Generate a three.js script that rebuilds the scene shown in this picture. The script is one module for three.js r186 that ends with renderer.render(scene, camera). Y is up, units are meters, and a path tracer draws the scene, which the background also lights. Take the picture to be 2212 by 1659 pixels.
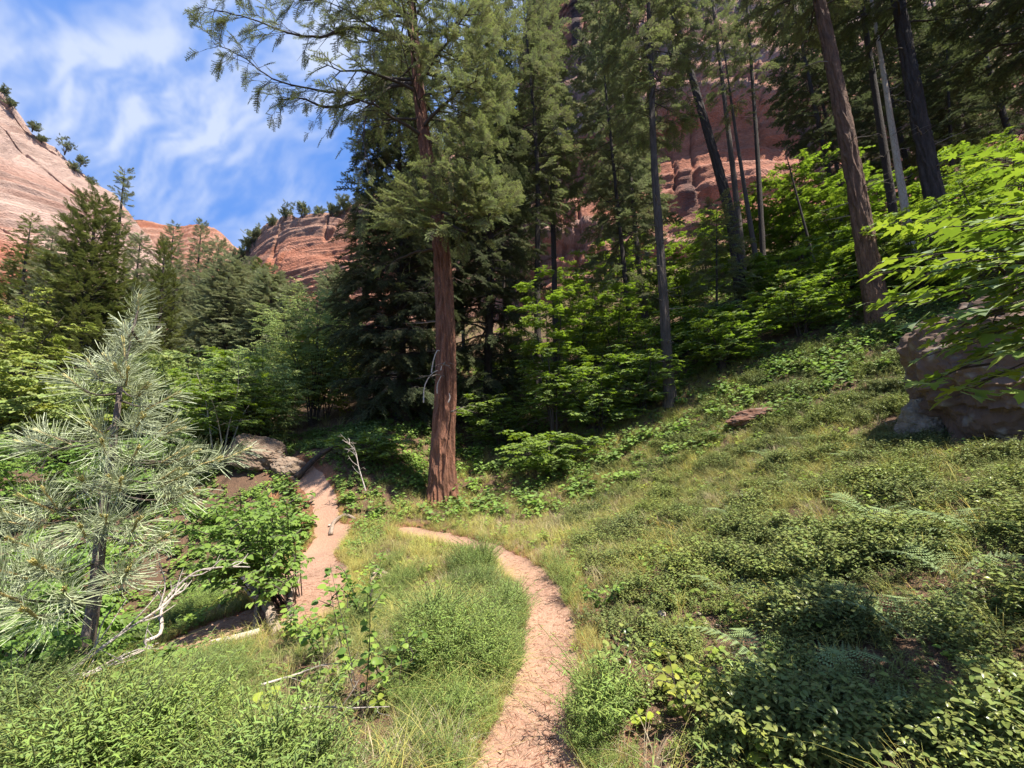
import * as THREE from 'three';
import { ImprovedNoise } from 'three/addons/math/ImprovedNoise.js';

// ───────────────────────── camera, sky, sun, exposure ─────────────────────────
const W = 2212, H = 1659;                                   // size of the picture the positions were read from
const EYE = new THREE.Vector3(0, 1.6, 0);
const FOV = 88, FOCAL = (H / 2) / Math.tan(FOV * Math.PI / 360);
const scene = new THREE.Scene();
const camera = new THREE.PerspectiveCamera(FOV, 4 / 3, 0.05, 3000);
camera.rotation.order = 'YXZ';
camera.rotation.set(9.7 * Math.PI / 180, 0, -0.03);
camera.position.copy(EYE);
camera.updateMatrixWorld(true);

const renderer = new THREE.WebGLRenderer();
renderer.toneMapping = THREE.LinearToneMapping;
renderer.toneMappingExposure = 2.4;
renderer.shadowMap.enabled = true;

const SUN_EL = 67 * Math.PI / 180, SUN_AHEAD = -20 * Math.PI / 180;
const sunDir = new THREE.Vector3(Math.cos(SUN_EL) * Math.cos(SUN_AHEAD), Math.sin(SUN_EL), -Math.cos(SUN_EL) * Math.sin(SUN_AHEAD));
const sun = new THREE.DirectionalLight(new THREE.Color().setRGB(1, 0.95, 0.86), 5);
sun.position.copy(sunDir).multiplyScalar(120);
sun.target.position.set(0, 0, -12);
sun.castShadow = true;
sun.shadow.mapSize.set(4096, 4096);
Object.assign(sun.shadow.camera, { left: -70, right: 70, top: 70, bottom: -70, near: 1, far: 320 });
scene.add(sun, sun.target);

// noise and randomness
const perlin = new ImprovedNoise();
const N3 = (x, y, z) => perlin.noise(x, y, z);
function fbm(x, y, z, oct = 4, gain = 0.5) { let s = 0, a = 1, t = 0; for (let i = 0; i < oct; i++) { s += a * perlin.noise(x, y, z); t += a; a *= gain; x = x * 2.03 + 7.1; y = y * 2.03 + 3.7; z = z * 2.03 + 1.3; } return s / t; }
function rng(seed) { let a = (seed * 2654435761) >>> 0; return () => { a = (a + 0x6D2B79F5) | 0; let t = Math.imul(a ^ (a >>> 15), 1 | a); t = (t + Math.imul(t ^ (t >>> 7), 61 | t)) ^ t; return ((t ^ (t >>> 14)) >>> 0) / 4294967296; }; }
const clamp = (v, a = 0, b = 1) => Math.min(b, Math.max(a, v));
const sstep = (a, b, v) => { const t = clamp((v - a) / (b - a)); return t * t * (3 - 2 * t); };
const mix = (a, b, t) => a + (b - a) * t;
const V = (x, y, z) => new THREE.Vector3(x, y, z);

// the sky: clear blue with streaks of cirrus
{
  const w = 2048, h = 1024, px = new Float32Array(w * h * 4);
  for (let j = 0; j < h; j++) {
    const el = ((j + 0.5) / h - 0.5) * Math.PI, y = Math.sin(el), c = Math.cos(el);
    for (let i = 0; i < w; i++) {
      const az = ((i + 0.5) / w - 0.5) * 2 * Math.PI, dx = c * Math.cos(az), dz = c * Math.sin(az);
      const k = (j * w + i) * 4;
      const up = Math.max(y, 0), hz = Math.pow(1 - up, 4);
      let r = mix(0.032, 0.092, hz), g = mix(0.122, 0.21, hz), b = mix(0.375, 0.44, hz);
      if (y > 0.02) {
        const q = 1 / (y + 0.12), gx = dx * q, gz = dz * q;      // a sheet of cloud high above
        const a = 0.62, u = gx * Math.cos(a) + gz * Math.sin(a), v = -gx * Math.sin(a) + gz * Math.cos(a);
        const wx = fbm(u * 0.9 + 3, v * 0.9, 1.7, 3) * 0.7;
        const base = fbm(u * 1.1 + wx + 5.3, v * 2.2 + wx, 4.2, 4);
        const streak = fbm(u * 3.2 + wx * 2, v * 12 + wx * 3 + base * 2, 9.1, 6, 0.62);
        let m = sstep(-0.42, 0.42, base + 0.08) * (0.25 + 1.0 * sstep(-0.35, 0.45, streak));
        m = clamp(m) * 0.80 * sstep(0.02, 0.25, y) + 0.03;
        r = mix(r, 0.335, m); g = mix(g, 0.37, m); b = mix(b, 0.445, m);
      }
      px[k] = r; px[k + 1] = g; px[k + 2] = b; px[k + 3] = 1;
    }
  }
  const t = new THREE.DataTexture(px, w, h, THREE.RGBAFormat, THREE.FloatType);
  t.mapping = THREE.EquirectangularReflectionMapping; t.magFilter = t.minFilter = THREE.LinearFilter; t.needsUpdate = true;
  scene.background = t; scene.environment = t;
}

// a picture position seen at a given forward distance -> a place in the world
function ray(X, Y) { return V((X - W / 2) / FOCAL, -(Y - H / 2) / FOCAL, -1).applyQuaternion(camera.quaternion); }
function at(X, Y, d) { const r = ray(X, Y); return r.multiplyScalar(d / -r.z).add(EYE); }

// ───────────────────────── terrain height ─────────────────────────
const splus = (x, k) => Math.log(1 + Math.exp(clamp(x / k, -40, 40))) * k;
function h0(x, z) {
  const d = -z;
  const right = Math.min(0.28 * splus(x - 0.9, 0.35), 2.0 + 0.12 * x);
  const u = (d - 10.8) + 0.45 * clamp(x, -14, 30) + 0.15 * Math.min(0, x + 14);
  let y = right + 0.44 * splus(u, 1.3) - 0.08 * splus(u - 60, 8);
  y -= 1.1 * Math.exp(-(((x + 7.0) / 2.4) ** 2) - (((d - 4.5) / 3.6) ** 2)); y += 1.75 * sstep(8, 12.5, d) * sstep(-1.6, -5, x);           // the wash on the left
  y -= 0.10 * splus(-x - 3.0, 0.5) * sstep(16, 6, d);
  y += 0.10 * Math.exp(-(((x + 1.3) / 1.2) ** 2) - (((d - 3.4) / 1.3) ** 2));      // grassy mound between the trails
  y += 0.05 * fbm(x * 0.9, z * 0.9, 3.3, 3) + 0.35 * fbm(x * 0.13, z * 0.13, 8.1, 3) * sstep(8, 22, d + Math.abs(x) * 0.6);
  return y;
}
function groundHit(X, Y) { const r = ray(X, Y); let t = 0.4, p = V(); for (let i = 0; i < 4000; i++) { p.copy(r).multiplyScalar(t).add(EYE); if (p.y < h0(p.x, p.z)) break; t += 0.01 + t * 0.002; } return p; }

function polyline(list, n = 8) { const c = new THREE.CatmullRomCurve3(list.map(([X, Y]) => { const p = groundHit(X, Y); p.y = 0; return p; })); return c.getPoints(list.length * n); }
const trailA = polyline([[1120, 1900], [1140, 1659], [1165, 1500], [1185, 1400], [1178, 1300], [1120, 1220], [1040, 1180], [950, 1158], [880, 1142]]);
const trailC = polyline([[712, 1165], [705, 1120], [700, 1085], [692, 1055], [660, 1025], [635, 1005]]);
const trailB = polyline([[720, 1150], [690, 1190], [665, 1240], [645, 1290], [610, 1330], [540, 1350], [470, 1360]]);
function nearLine(x, z, line) { let b = 1e9; for (let i = 0; i + 1 < line.length; i++) { const A = line[i], B = line[i + 1], dx = B.x - A.x, dz = B.z - A.z, t = clamp(((x - A.x) * dx + (z - A.z) * dz) / (dx * dx + dz * dz + 1e-9)); const e = Math.hypot(x - A.x - dx * t, z - A.z - dz * t); if (e < b) b = e; } return b; }
// metres outside the bare dirt (negative on it)
function dirtDist(x, z) {
  const wob = 0.07 * N3(x * 2.3, z * 2.3, 5.5) + 0.035 * N3(x * 8, z * 8, 2.5);
  const a = Math.min(nearLine(x, z, trailA) - (0.245 + 0.02 * sstep(5, 9, -z)), nearLine(x, z, trailC) - 0.26), b = nearLine(x, z, trailB) - (0.55 - 0.2 * sstep(-6.5, -7.5, z));
  return Math.min(a, b) + wob;
}
function ht(x, z) {
  let y = h0(x, z);
  if (x > -7 && x < 3 && z < 1.5 && z > -17) { const e = dirtDist(x, z); y -= 0.07 * sstep(0.18, -0.2, e); }
  return y;
}

// ───────────────────────── helpers: geometry, textures, things ─────────────────────────
class Geo {
  constructor() { this.p = []; this.uv = []; this.c = []; this.ix = []; }
  get n() { return this.p.length / 3; }
  v(x, y, z, u = 0, w = 0, r = 1, g = 1, b = 1) { this.p.push(x, y, z); this.uv.push(u, w); this.c.push(r, g, b); return this.n - 1; }
  tri(a, b, c) { this.ix.push(a, b, c); }
  quad(a, b, c, d) { this.ix.push(a, b, c, a, c, d); }
  build(colors = false, flat = false) {
    let g = new THREE.BufferGeometry();
    g.setAttribute('position', new THREE.Float32BufferAttribute(this.p, 3));
    g.setAttribute('uv', new THREE.Float32BufferAttribute(this.uv, 2));
    if (colors) g.setAttribute('color', new THREE.Float32BufferAttribute(this.c, 3));
    g.setIndex(this.ix);
    if (flat) g = g.toNonIndexed();
    g.computeVertexNormals();
    return g;
  }
}
const _t = V(), _n = V(), _b = V();
function tube(g, pts, radii, seg = 6, o = {}) {
  // a tapered tube through pts; o.rough adds uneven radius, o.col a colour
  const [cr, cg, cb] = o.col || [1, 1, 1];
  let nrm = null, len = 0, first = g.n;
  for (let i = 0; i < pts.length; i++) {
    _t.copy(pts[Math.min(i + 1, pts.length - 1)]).sub(pts[Math.max(i - 1, 0)]).normalize();
    if (!nrm) nrm = Math.abs(_t.y) < 0.9 ? V(0, 1, 0) : V(1, 0, 0);
    nrm = nrm.clone().addScaledVector(_t, -nrm.dot(_t)).normalize();
    _b.crossVectors(_t, nrm);
    if (i) len += pts[i].distanceTo(pts[i - 1]);
    const R = Array.isArray(radii) ? radii[i] : radii(i / (pts.length - 1));
    for (let j = 0; j <= seg; j++) {
      const a = (j % seg) / seg * Math.PI * 2, c = Math.cos(a), s = Math.sin(a);
      let r = R; if (o.rough) r *= 1 + o.rough * N3(c * 1.5 + pts[i].x * 2, len * (o.freq || 2), s * 1.5 + pts[i].z * 2);
      g.v(pts[i].x + (nrm.x * c + _b.x * s) * r, pts[i].y + (nrm.y * c + _b.y * s) * r, pts[i].z + (nrm.z * c + _b.z * s) * r, j / seg * (o.around || Math.max(0.1, Math.PI * 2 * (Array.isArray(radii) ? radii[0] : radii(0)))), len, cr, cg, cb);
    }
  }
  const m = seg + 1;
  for (let i = 0; i + 1 < pts.length; i++) for (let j = 0; j < seg; j++) { const a = first + i * m + j; g.quad(a, a + 1, a + m + 1, a + m); }
  for (const [i, s] of [[0, 1], [pts.length - 1, 0]]) { const c = g.v(pts[i].x, pts[i].y, pts[i].z, 0, 0, cr, cg, cb); for (let j = 0; j < seg; j++) { const a = first + i * m + j; s ? g.tri(c, a + 1, a) : g.tri(c, a, a + 1); } }
}
const curve = (pts, n) => new THREE.CatmullRomCurve3(pts).getPoints(n);

// tiling noise for textures
function tileNoise(seed, n) { const r = rng(seed), a = new Float32Array(n * n); for (let i = 0; i < a.length; i++) a[i] = r(); return (u, v) => { u = (u % 1 + 1) % 1 * n; v = (v % 1 + 1) % 1 * n; const i = Math.floor(u), j = Math.floor(v); let f = u - i, e = v - j; f = f * f * (3 - 2 * f); e = e * e * (3 - 2 * e); const q = (x, y) => a[(y % n) * n + x % n]; return mix(mix(q(i, j), q(i + 1, j), f), mix(q(i, j + 1), q(i + 1, j + 1), f), e); }; }
function makeTex(w, h, fn, srgb = true, repeat = [1, 1]) {
  const a = new Uint8Array(w * h * 4);
  for (let j = 0; j < h; j++) for (let i = 0; i < w; i++) { const c = fn(i / w, j / h), k = (j * w + i) * 4; a[k] = clamp(c[0]) * 255; a[k + 1] = clamp(c[1]) * 255; a[k + 2] = clamp(c[2]) * 255; a[k + 3] = 255; }
  const t = new THREE.DataTexture(a, w, h); t.wrapS = t.wrapT = THREE.RepeatWrapping; t.magFilter = THREE.LinearFilter; t.minFilter = THREE.LinearMipmapLinearFilter; t.generateMipmaps = true;
  if (srgb) t.colorSpace = THREE.SRGBColorSpace; t.repeat.set(...repeat); t.needsUpdate = true; return t;
}
function canvasTex(size, draw, repeat, srgb = true) { const c = document.createElement('canvas'); c.width = c.height = size; draw(c.getContext('2d'), size); const t = new THREE.CanvasTexture(c); t.wrapS = t.wrapT = THREE.RepeatWrapping; t.magFilter = THREE.LinearFilter; if (srgb) t.colorSpace = THREE.SRGBColorSpace; t.repeat.set(repeat, repeat); return t; }

const used = new Map();
function numbered(name) { const k = used.get(name) || 0; used.set(name, k + 1); return k ? `${name}_${String(k).padStart(3, '0')}` : name; }
function thing(name, label, category, pos, group) {
  const o = new THREE.Group(); o.name = numbered(name); o.position.copy(pos); o.userData = { label, category }; if (group) o.userData.group = group; scene.add(o); return o;
}
function part(name, geo, mat, parent, kind) { const m = new THREE.Mesh(geo, mat); m.name = name; m.castShadow = m.receiveShadow = true; if (kind) m.userData.kind = kind; (parent || scene).add(m); return m; }
function structure(name, label, geo, mat) { const m = part(name, geo, mat, null, 'structure'); m.userData.label = label; return m; }
class Scatter {     // a growing list of copies
  constructor() { this.m = []; this.c = []; }
  add(mat4, r, g, b) { this.m.push(...mat4.elements); this.c.push(r, g, b); }
  get count() { return this.c.length / 3; }
  build(name, geo, mat, parent, base) {
    const n = this.count; if (!n) return null;
    const im = new THREE.InstancedMesh(geo, mat, n); im.name = name;
    im.instanceMatrix.array.set(this.m); if (base) for (let i = 0; i < n; i++) { im.instanceMatrix.array[i * 16 + 12] -= base.x; im.instanceMatrix.array[i * 16 + 13] -= base.y; im.instanceMatrix.array[i * 16 + 14] -= base.z; }
    im.instanceColor = new THREE.InstancedBufferAttribute(new Float32Array(this.c), 3);
    im.castShadow = im.receiveShadow = true; im.userData.kind = 'stuff'; (parent || scene).add(im); return im;
  }
}
const M4 = new THREE.Matrix4(), Q4 = new THREE.Quaternion(), S4 = V(), X4 = V(), Y4 = V(), Z4 = V();
function frame(pos, dir, up, scale, roll = 0) {   // +x along dir, +y near up
  X4.copy(dir).normalize(); Z4.crossVectors(X4, up); if (Z4.lengthSq() < 1e-6) Z4.set(0, 0, 1); Z4.normalize(); Y4.crossVectors(Z4, X4);
  M4.makeBasis(X4, Y4, Z4); if (roll) M4.multiply(new THREE.Matrix4().makeRotationX(roll));
  const e = M4.elements; for (let i = 0; i < 12; i++) e[i] *= scale; e[12] = pos.x; e[13] = pos.y; e[14] = pos.z; return M4;
}
const UP = V(0, 1, 0);

// ───────────────────────── materials ─────────────────────────
const std = (r, g, b, o = {}) => new THREE.MeshStandardMaterial({ color: new THREE.Color().setRGB(r, g, b), roughness: 0.9, side: THREE.DoubleSide, ...o });
const leafy = (r, g, b, through = 0.45, o = {}) => new THREE.MeshPhysicalMaterial({ color: new THREE.Color().setRGB(r, g, b), roughness: 1, transmission: through, thickness: 0, clearcoat: 0.16, clearcoatRoughness: 0.35, specularIntensity: 0.35, side: THREE.DoubleSide, ...o });
const needly = (r, g, b) => leafy(r, g, b, 0.34, { clearcoat: 0.05, vertexColors: true });
const n8 = tileNoise(1, 8), n16 = tileNoise(2, 16), n32 = tileNoise(3, 32), n64 = tileNoise(4, 64), n128 = tileNoise(5, 128), n256 = tileNoise(6, 256);

const barkTone = makeTex(512, 512, (u, v) => { const s = 0.55 * n64(u + 0.02 * n16(u, v), v * 0.25) + 0.3 * n128(u, v * 0.5) + 0.15 * n256(u, v); const k = 0.72 + 0.45 * s, p = n16(u, v) * 0.1; return [k, k - p * 0.6, k - p]; }, true);
const barkBump = makeTex(512, 512, (u, v) => { const s = 0.6 * n64(u + 0.02 * n16(u, v), v * 0.22) + 0.4 * n128(u, v * 0.6); return [s, s, s]; }, false);
function barkMat(r, g, b, rep = 1.2, bump = 0.02) { const t = barkTone.clone(), p = barkBump.clone(); t.repeat.set(rep, rep); p.repeat.set(rep, rep); t.needsUpdate = p.needsUpdate = true; return std(r, g, b, { map: t, bumpMap: p, bumpScale: bump, roughness: 0.95 }); }
const MAT = {
  barkRed: barkMat(0.225, 0.105, 0.062, 1.6, 0.012), barkDark: barkMat(0.06, 0.046, 0.037, 0.9, 0.02), barkGrey: barkMat(0.105, 0.085, 0.068, 1.0, 0.015), barkOrange: barkMat(0.16, 0.09, 0.052, 0.8, 0.025),
  limb: barkMat(0.075, 0.058, 0.046, 2, 0.006), deadwood: barkMat(0.52, 0.47, 0.42, 2, 0.005), palebark: barkMat(0.40, 0.36, 0.31, 1.4, 0.004), log: barkMat(0.34, 0.27, 0.21, 1.5, 0.012), greytwig: barkMat(0.24, 0.205, 0.17, 2, 0.004), snag: barkMat(0.60, 0.52, 0.42, 1, 0.01),
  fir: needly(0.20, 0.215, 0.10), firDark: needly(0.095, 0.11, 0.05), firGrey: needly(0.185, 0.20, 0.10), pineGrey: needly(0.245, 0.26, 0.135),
  juniper: needly(0.15, 0.175, 0.04), pine: std(0.32, 0.355, 0.20, { roughness: 0.5 }),
  maple: leafy(0.185, 0.275, 0.02, 0.55), birch: leafy(0.28, 0.345, 0.09, 0.45), cherry: leafy(0.165, 0.265, 0.04, 0.42), oak: leafy(0.27, 0.31, 0.045, 0.45),
  cover: leafy(0.165, 0.21, 0.05, 0.28, { clearcoat: 0.45, clearcoatRoughness: 0.28 }), herb: leafy(0.22, 0.30, 0.07, 0.4), grass: leafy(0.31, 0.33, 0.10, 0.35), dry: leafy(0.48, 0.40, 0.25, 0.3), fern: leafy(0.29, 0.38, 0.15, 0.4),
};

// ───────────────────────── leaf-sized geometry ─────────────────────────
function needle(g, p, dir, side, len, w, col) { const a = g.v(p.x - side.x * w, p.y - side.y * w, p.z - side.z * w, 0, 0, ...col), b = g.v(p.x + side.x * w, p.y + side.y * w, p.z + side.z * w, 0, 0, ...col), c = g.v(p.x + dir.x * len, p.y + dir.y * len, p.z + dir.z * len, 0, 0, ...col); g.tri(a, b, c); }
function firSpray(seed, o = {}) {   // a flat twig with side twigs, all set with needles; 1 unit long
  const { L = 1, nl = 0.075, nw = 0.0095, step = 0.018, twigs = 12, droop = 0.16, tip = [1.35, 1.45, 1.0], wide = 0.34, flat = 0.5 } = o, r = rng(seed), g = new Geo();
  const line = (pts) => { const c = new THREE.CatmullRomCurve3(pts), len = c.getLength(), n = Math.max(3, Math.round(len / step)); tube(g, c.getPoints(3), (t) => 0.007 * (1 - t * 0.6), 3, { col: [0.9, 0.6, 0.5] });
    for (let i = 1; i <= n; i++) { const t = i / n, p = c.getPoint(t), d = c.getTangent(t), s = V().crossVectors(d, UP).normalize(), u = V().crossVectors(s, d);
      const col = t > 0.62 ? tip : [1, 1, 1];
      for (const k of [-1, 1, 0]) { if (k === 0 && r() < flat) continue; const e = (r() - 0.5) * 0.9, dir = d.clone().multiplyScalar(0.55 + r() * 0.3).addScaledVector(s, k * 0.8).addScaledVector(u, k === 0 ? 0.8 : e * 0.7 + 0.2).normalize();
        const q = V().crossVectors(dir, V(r() - 0.5, r() + 0.3, r() - 0.5)).normalize(); const f = 0.9 + r() * 0.2; needle(g, p, dir, q, nl * (0.75 + r() * 0.5), nw, [col[0] * f, col[1] * f, col[2] * f]); } } };
  const stem = (t) => V(t * L, -droop * t * t, 0.05 * Math.sin(t * 3 + seed));
  line([stem(0), stem(0.35), stem(0.7), stem(1)]);
  for (let i = 0; i < twigs; i++) { const t = 0.08 + 0.85 * (i + r() * 0.5) / twigs, k = i % 2 ? 1 : -1, l = wide * (1.05 - t * 0.75) * (0.75 + r() * 0.5), p = stem(t), a = 0.75 + r() * 0.35; const e = V(p.x + l * Math.cos(a), p.y - l * 0.12 + (r() - 0.5) * 0.12, p.z + k * l * Math.sin(a)); line([p, p.clone().lerp(e, 0.5).add(V(0, 0.02, 0)), e]); }
  return g.build(true);
}
function leafShape(kind) {   // outline of half a leaf, x along the midrib (0..1), z across
  if (kind === 'maple') return [[0, 0.02], [0.1, 0.32], [0.02, 0.5], [0.2, 0.44], [0.27, 0.22], [0.42, 0.52], [0.56, 0.58], [0.55, 0.34], [0.46, 0.16], [0.70, 0.2], [0.76, 0.12], [1, 0]];
  if (kind === 'oval') return [[0, 0.015], [0.2, 0.2], [0.5, 0.28], [0.8, 0.18], [1, 0]];
  if (kind === 'ovate') return [[0, 0.02], [0.15, 0.26], [0.4, 0.34], [0.7, 0.22], [1, 0]];
  if (kind === 'round') return [[0, 0.04], [0.1, 0.3], [0.35, 0.45], [0.7, 0.4], [0.92, 0.2], [1, 0]];
  if (kind === 'lance') return [[0, 0.01], [0.3, 0.085], [0.6, 0.075], [1, 0]];
  return [[0, 0.01], [0.4, 0.3], [1, 0]];
}
function addLeaf(g, kind, mat, fold = 0.25, curl = 0.2, col = [1, 1, 1]) {
  const o = leafShape(kind), put = (x, z) => { const p = V(x, fold * Math.abs(z) - curl * x * x, z).applyMatrix4(mat); return g.v(p.x, p.y, p.z, x, z, ...col); };
  const mid = o.map(([x]) => put(x, 0));
  for (const s of [1, -1]) { const e = o.map(([x, z]) => put(x, z * s)); for (let i = 0; i + 1 < o.length; i++) { s > 0 ? g.quad(mid[i], mid[i + 1], e[i + 1], e[i]) : g.quad(mid[i], e[i], e[i + 1], mid[i + 1]); } }
}
function addMaple(g, mat, fold = 0.12, curl = 0.2, col = [1, 1, 1]) {   // fan of lobes from the base
  const o = leafShape('maple'), ring = [...o, ...o.slice(0, -1).reverse().map(([x, z]) => [x, -z])], put = (x, z) => { const p = V(x, fold * Math.abs(z) - curl * x * x - 0.1 * z * z, z).applyMatrix4(mat); return g.v(p.x, p.y, p.z, x, z, ...col); };
  const c = put(0.32, 0), e = ring.map(([x, z]) => put(x, z));
  for (let i = 0; i < e.length; i++) g.tri(c, e[i], e[(i + 1) % e.length]);
}
const TM = new THREE.Matrix4();
function leafSpray(seed, kind, o = {}) {   // a twig carrying leaves, about 1 unit long
  const { n = 11, size = 0.24, droop = 0.15, tilt = 0.5, tone = 0.22 } = o, r = rng(seed), g = new Geo();
  const stem = (t) => V(t * 0.85, 0.06 * Math.sin(t * 3) - droop * t * t, 0.07 * Math.sin(t * 5 + seed));
  tube(g, [0, 0.33, 0.66, 1].map(stem), (t) => 0.008 * (1 - 0.6 * t), 3, { col: [0.6, 0.4, 0.5] });
  for (let i = 0; i < n; i++) {
    const t = 0.1 + 0.9 * (i + 0.5) / n, k = i % 2 ? 1 : -1, p = stem(t), a = k * (0.5 + r() * 0.8) * (i === n - 1 ? 0.2 : 1), s = size * (0.7 + r() * 0.5);
    const pet = kind === 'maple' ? 0.1 : 0.03; p.add(V(Math.cos(a) * pet, 0, Math.sin(a) * pet));
    TM.makeRotationFromEuler(new THREE.Euler((r() - 0.5) * tilt * 2, -a, -0.1 - r() * tilt, 'YXZ')); TM.scale(V(s, s, s)); TM.setPosition(p);
    const f = 1 - tone / 2 + r() * tone, col = [f * (0.92 + r() * 0.16), f, f * (0.9 + r() * 0.2)];
    kind === 'maple' ? addMaple(g, TM, 0.1, 0.15, col) : addLeaf(g, kind, TM, 0.25, 0.2, col);
  }
  return g.build(true);
}
for (const k of ['maple', 'birch', 'cherry', 'oak', 'cover', 'herb', 'grass', 'dry', 'fern']) MAT[k].vertexColors = true;

const SP = {
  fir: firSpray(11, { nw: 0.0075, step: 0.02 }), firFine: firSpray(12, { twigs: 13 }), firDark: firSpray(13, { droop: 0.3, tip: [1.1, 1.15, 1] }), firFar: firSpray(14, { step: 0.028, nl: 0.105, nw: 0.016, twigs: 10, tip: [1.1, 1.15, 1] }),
  bush: firSpray(16, { step: 0.03, nl: 0.11, nw: 0.016, twigs: 10, wide: 0.4, flat: 0.1, droop: 0.05, tip: [1.12, 1.15, 1] }), juniper: firSpray(15, { step: 0.03, nl: 0.085, nw: 0.014, twigs: 14, wide: 0.3, flat: 0.1, droop: -0.1, tip: [1.15, 1.15, 1] }),
  maple: leafSpray(21, 'maple', { n: 9, size: 0.27, tilt: 0.28 }), birch: leafSpray(22, 'ovate', { n: 13, size: 0.16, tilt: 0.9 }), cherry: leafSpray(23, 'ovate', { n: 10, size: 0.27, tilt: 0.5 }), oak: leafSpray(24, 'round', { n: 12, size: 0.2, tilt: 0.7 }),
};

// ───────────────────────── ground, trail ─────────────────────────
const soilTex = makeTex(1024, 1024, (u, v) => {
  const a = 0.5 * n16(u, v) + 0.3 * n64(u, v) + 0.2 * n256(u, v), b = n128(u * 1, v * 1), c = n256(u + 0.3, v + 0.7), leaf = c > 0.72 ? 1 : 0, pale = n256(u * 1 + 0.5, v + 0.1) > 0.8 ? 1 : 0;
  let r = 0.30 + 0.14 * a, g = 0.225 + 0.11 * a, bl = 0.17 + 0.08 * a;
  if (leaf) { r += 0.12 * b; g += 0.06 * b; bl += 0.02; } if (pale) { r += 0.16; g += 0.13; bl += 0.1; }
  return [r, g, bl];
}, true);
soilTex.repeat.set(0.6, 0.6);
const soilBump = makeTex(512, 512, (u, v) => { const s = 0.5 * n64(u, v) + 0.5 * n256(u, v); return [s, s, s]; }, false); soilBump.repeat.set(0.8, 0.8);
const groundMat = std(1, 1, 1, { map: soilTex, bumpMap: soilBump, bumpScale: 0.03, vertexColors: true, roughness: 1 });
const trailTex = canvasTex(1024, (x, s) => {
  x.fillStyle = 'rgb(156,123,102)'; x.fillRect(0, 0, s, s); const r = rng(77);
  for (let i = 0; i < 9000; i++) { const k = r(), w = 1 + r() * 3; x.fillStyle = `rgba(${150 + k * 70 | 0},${112 + k * 64 | 0},${90 + k * 60 | 0},0.55)`; x.fillRect(r() * s, r() * s, w, w); }
  for (let i = 0; i < 2600; i++) { const a = r() * Math.PI, l = 6 + r() * 17, X = r() * s, Y = r() * s, k = r(); x.strokeStyle = k < 0.6 ? `rgba(${105 + r() * 30 | 0},${52 + r() * 22 | 0},${38 + r() * 14 | 0},0.8)` : `rgba(${206 + r() * 22 | 0},${172 + r() * 20 | 0},${146 + r() * 20 | 0},0.7)`; x.lineWidth = 1.1 + r() * 1.1; for (const ox of [-s, 0, s]) for (const oy of [-s, 0, s]) { if (X + ox < -30 || X + ox > s + 30 || Y + oy < -30 || Y + oy > s + 30) continue; x.beginPath(); x.moveTo(X + ox, Y + oy); x.lineTo(X + ox + Math.cos(a) * l, Y + oy + Math.sin(a) * l); x.stroke(); } }
}, 0.8);
const trailMat = std(1, 1, 1, { map: trailTex, bumpMap: soilBump, bumpScale: 0.012, vertexColors: true, roughness: 1 });
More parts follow.
